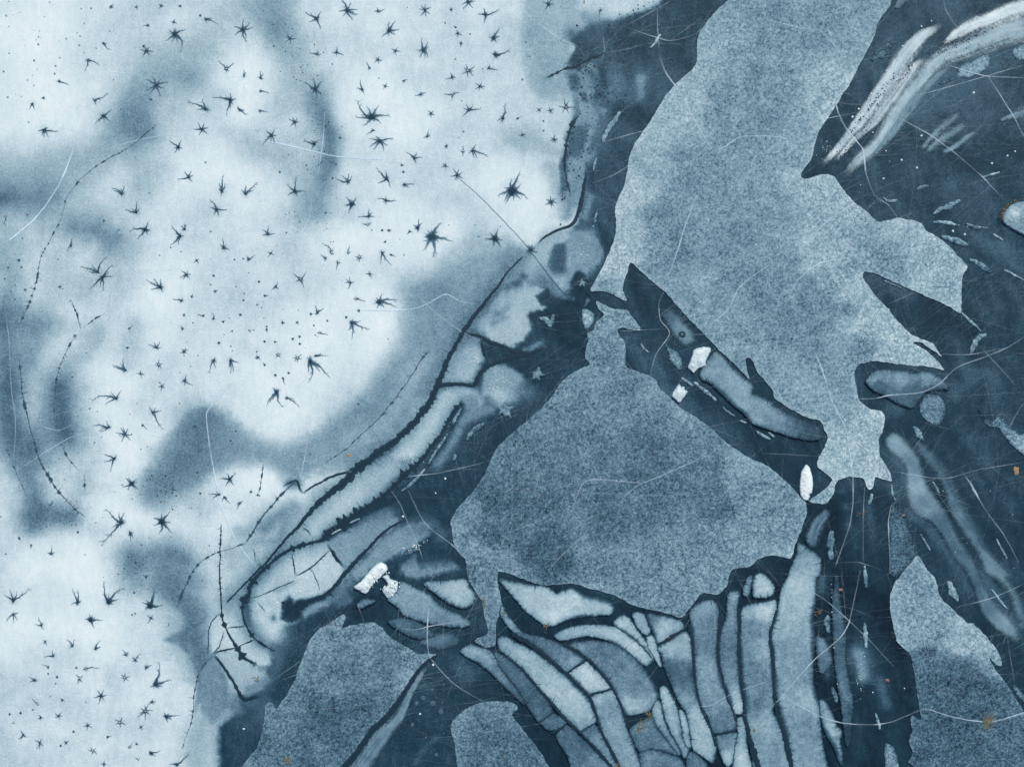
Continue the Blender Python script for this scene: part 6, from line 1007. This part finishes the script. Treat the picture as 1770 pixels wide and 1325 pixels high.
for i, (x, y) in enumerate(RINGS):
    r = 5.2 if i == 6 else R.uniform(2.6, 4.4); V = []; F = []; n = 16; z = .006 + height(x, y)
    for k in range(n):
        a = 6.2832 * k / n
        for q, zz in ((.45, 0), (.8, .012), (1.15, 0)): rr = r * q * R.uniform(.85, 1.15); V.append((wx(x + math.cos(a) * rr), wy(y - math.sin(a) * rr), z + zz))
    for k in range(n):
        o, o2 = 3 * k, 3 * ((k + 1) % n); F += [(o, o + 1, o2 + 1, o2), (o + 1, o + 2, o2 + 2, o2 + 1)]
    o = mesh_obj('bubble_ring', V, F, M['snow' if i != 6 else 'dark'], None, {'tone': [.25 if i != 6 else .10] * len(V)})
    disc('bubble', x, y, r * .35, .34, o, z=z + .002)
    nm = ['largest ring bubble in the dark pool', 'faint ring bubble right of the largest in the dark pool', 'ring bubble at the right of the dark pool', 'ring bubble low in the middle of the dark pool', 'ring bubble at the bottom of the dark pool', 'smallest ring bubble near the top of the dark pool', 'dark ring bubble on the soft-edged grey plate of the diagonal band', 'ring bubble on the straight crack below the mottled head', 'ring bubble in the dark blot of the mottled head', 'ring bubble near the right border below the white arc', 'pale ring bubble in the speckled edge of the dark channel'][i]
    tag(o, nm, 'bubble ring')

def scatter(name, label, cat, zones, mat, tone, zoff):
    V = []; F = []; T = []
    for x0, y0, sx, sy, ang, cnt, r0, r1 in zones:
        for k in range(cnt):
            u, v = R.gauss(0, sx), R.gauss(0, sy); a = math.radians(ang); x = x0 + u * math.cos(a) + v * math.sin(a); y = y0 - u * math.sin(a) + v * math.cos(a)
            r = r0 + (r1 - r0) * R.random() ** 2; z = height(x, y) + zoff; b = len(V); n = 6; V.append((wx(x), wy(y), z + r * S * .2)); tt = tone * R.uniform(.6, 1.3); T.append(min(1, tt))
            for q in range(n):
                an = 6.2832 * q / n; rr = r * R.uniform(.6, 1.3); V.append((wx(x + math.cos(an) * rr), wy(y - math.sin(an) * rr), z)); T.append(min(1, tt))
            F += [(b, b + 1 + (q + 1) % n, b + 1 + q) for q in range(n)]
    for i, f in enumerate(F):
        A, B, C = [V[q] for q in f]
        if (B[0] - A[0]) * (C[1] - A[1]) - (B[1] - A[1]) * (C[0] - A[0]) < 0: F[i] = f[::-1]
    o = mesh_obj(name, V, F, M[mat], None, {'tone': T}, False); tag(o, label, cat, None, 'stuff')
scatter('dark_speckles', 'peppering of fine dark specks in the pale ice and along the dark channel', 'specks',
        [(1015, 115, 12, 8, 30, 50, .6, 2.2), (1035, 165, 16, 14, 0, 70, .5, 2.4), (1012, 250, 6, 50, -12, 60, .5, 1.8), (1000, 120, 3, 30, 0, 14, 1, 3), (985, 270, 3, 50, -8, 40, .8, 2.6), (1120, 18, 40, 3, 20, 24, .8, 2.4),
         (290, 850, 22, 18, 0, 40, .5, 1.6), (300, 800, 40, 40, 0, 26, .4, 1.2), (520, 100, 26, 30, 0, 46, .4, 1.3), (548, 240, 14, 60, 0, 50, .4, 1.4), (545, 370, 22, 26, 0, 26, .4, 1.3), (240, 980, 26, 12, 0, 40, .4, 1.4), (110, 905, 40, 8, 10, 40, .4, 1.2), (320, 985, 10, 40, 20, 26, .4, 1.2), (60, 90, 60, 60, 0, 40, .4, 1.0), (450, 550, 110, 60, 0, 40, .4, 1.0), (120, 800, 60, 60, 0, 40, .4, 1.1), (50, 480, 40, 60, 0, 36, .4, 1.3),
         (1500, 190, 45, 2.5, 52, 110, .5, 1.6), (1480, 240, 40, 3, 52, 60, .5, 1.5), (1660, 70, 32, 4, 24, 90, .5, 1.7), (1650, 100, 26, 8, 40, 40, .5, 1.4), (1560, 135, 22, 3, 52, 40, .5, 1.6), (1430, 250, 12, 5, 55, 26, .4, 1.2), (1470, 258, 20, 3, 45, 40, .5, 1.4), (1400, 748, 16, 12, 20, 60, .4, 1.2), (1690, 690, 16, 12, 0, 40, .4, 1.1), (1640, 690, 20, 14, 0, 30, .4, 1.1)], 'dark', .12, .006)
scatter('frost_sparkles', 'glittering clusters of fine white frost grains on the pale lobes and the bright tongue', 'frost grains',
        [(882, 575, 10, 9, 0, 40, .4, 1.1), (868, 660, 9, 10, 0, 46, .4, 1.1), (705, 785, 14, 10, 40, 60, .4, 1.0), (1008, 438, 12, 9, 30, 34, .4, 1.0), (822, 625, 6, 5, 0, 26, .4, 1.1), (518, 1020, 9, 5, 0, 14, .4, 1.2), (1486, 1170, 3, 16, 0, 24, .4, 1.1), (1428, 258, 5, 7, 30, 24, .4, 1.0), (678, 1018, 8, 10, 0, 40, .6, 2.0), (650, 1000, 12, 4, 40, 40, .5, 1.6), (715, 945, 14, 4, 10, 20, .5, 1.4), (1120, 60, 60, 40, 0, 10, .4, .9), (1600, 280, 120, 70, 0, 40, .4, .9), (1650, 900, 60, 90, 0, 26, .4, .9), (760, 1250, 40, 50, 0, 14, .4, 1.0), (1440, 1050, 3, 60, 0, 16, .4, 1.0)], 'snow', .92, .009)
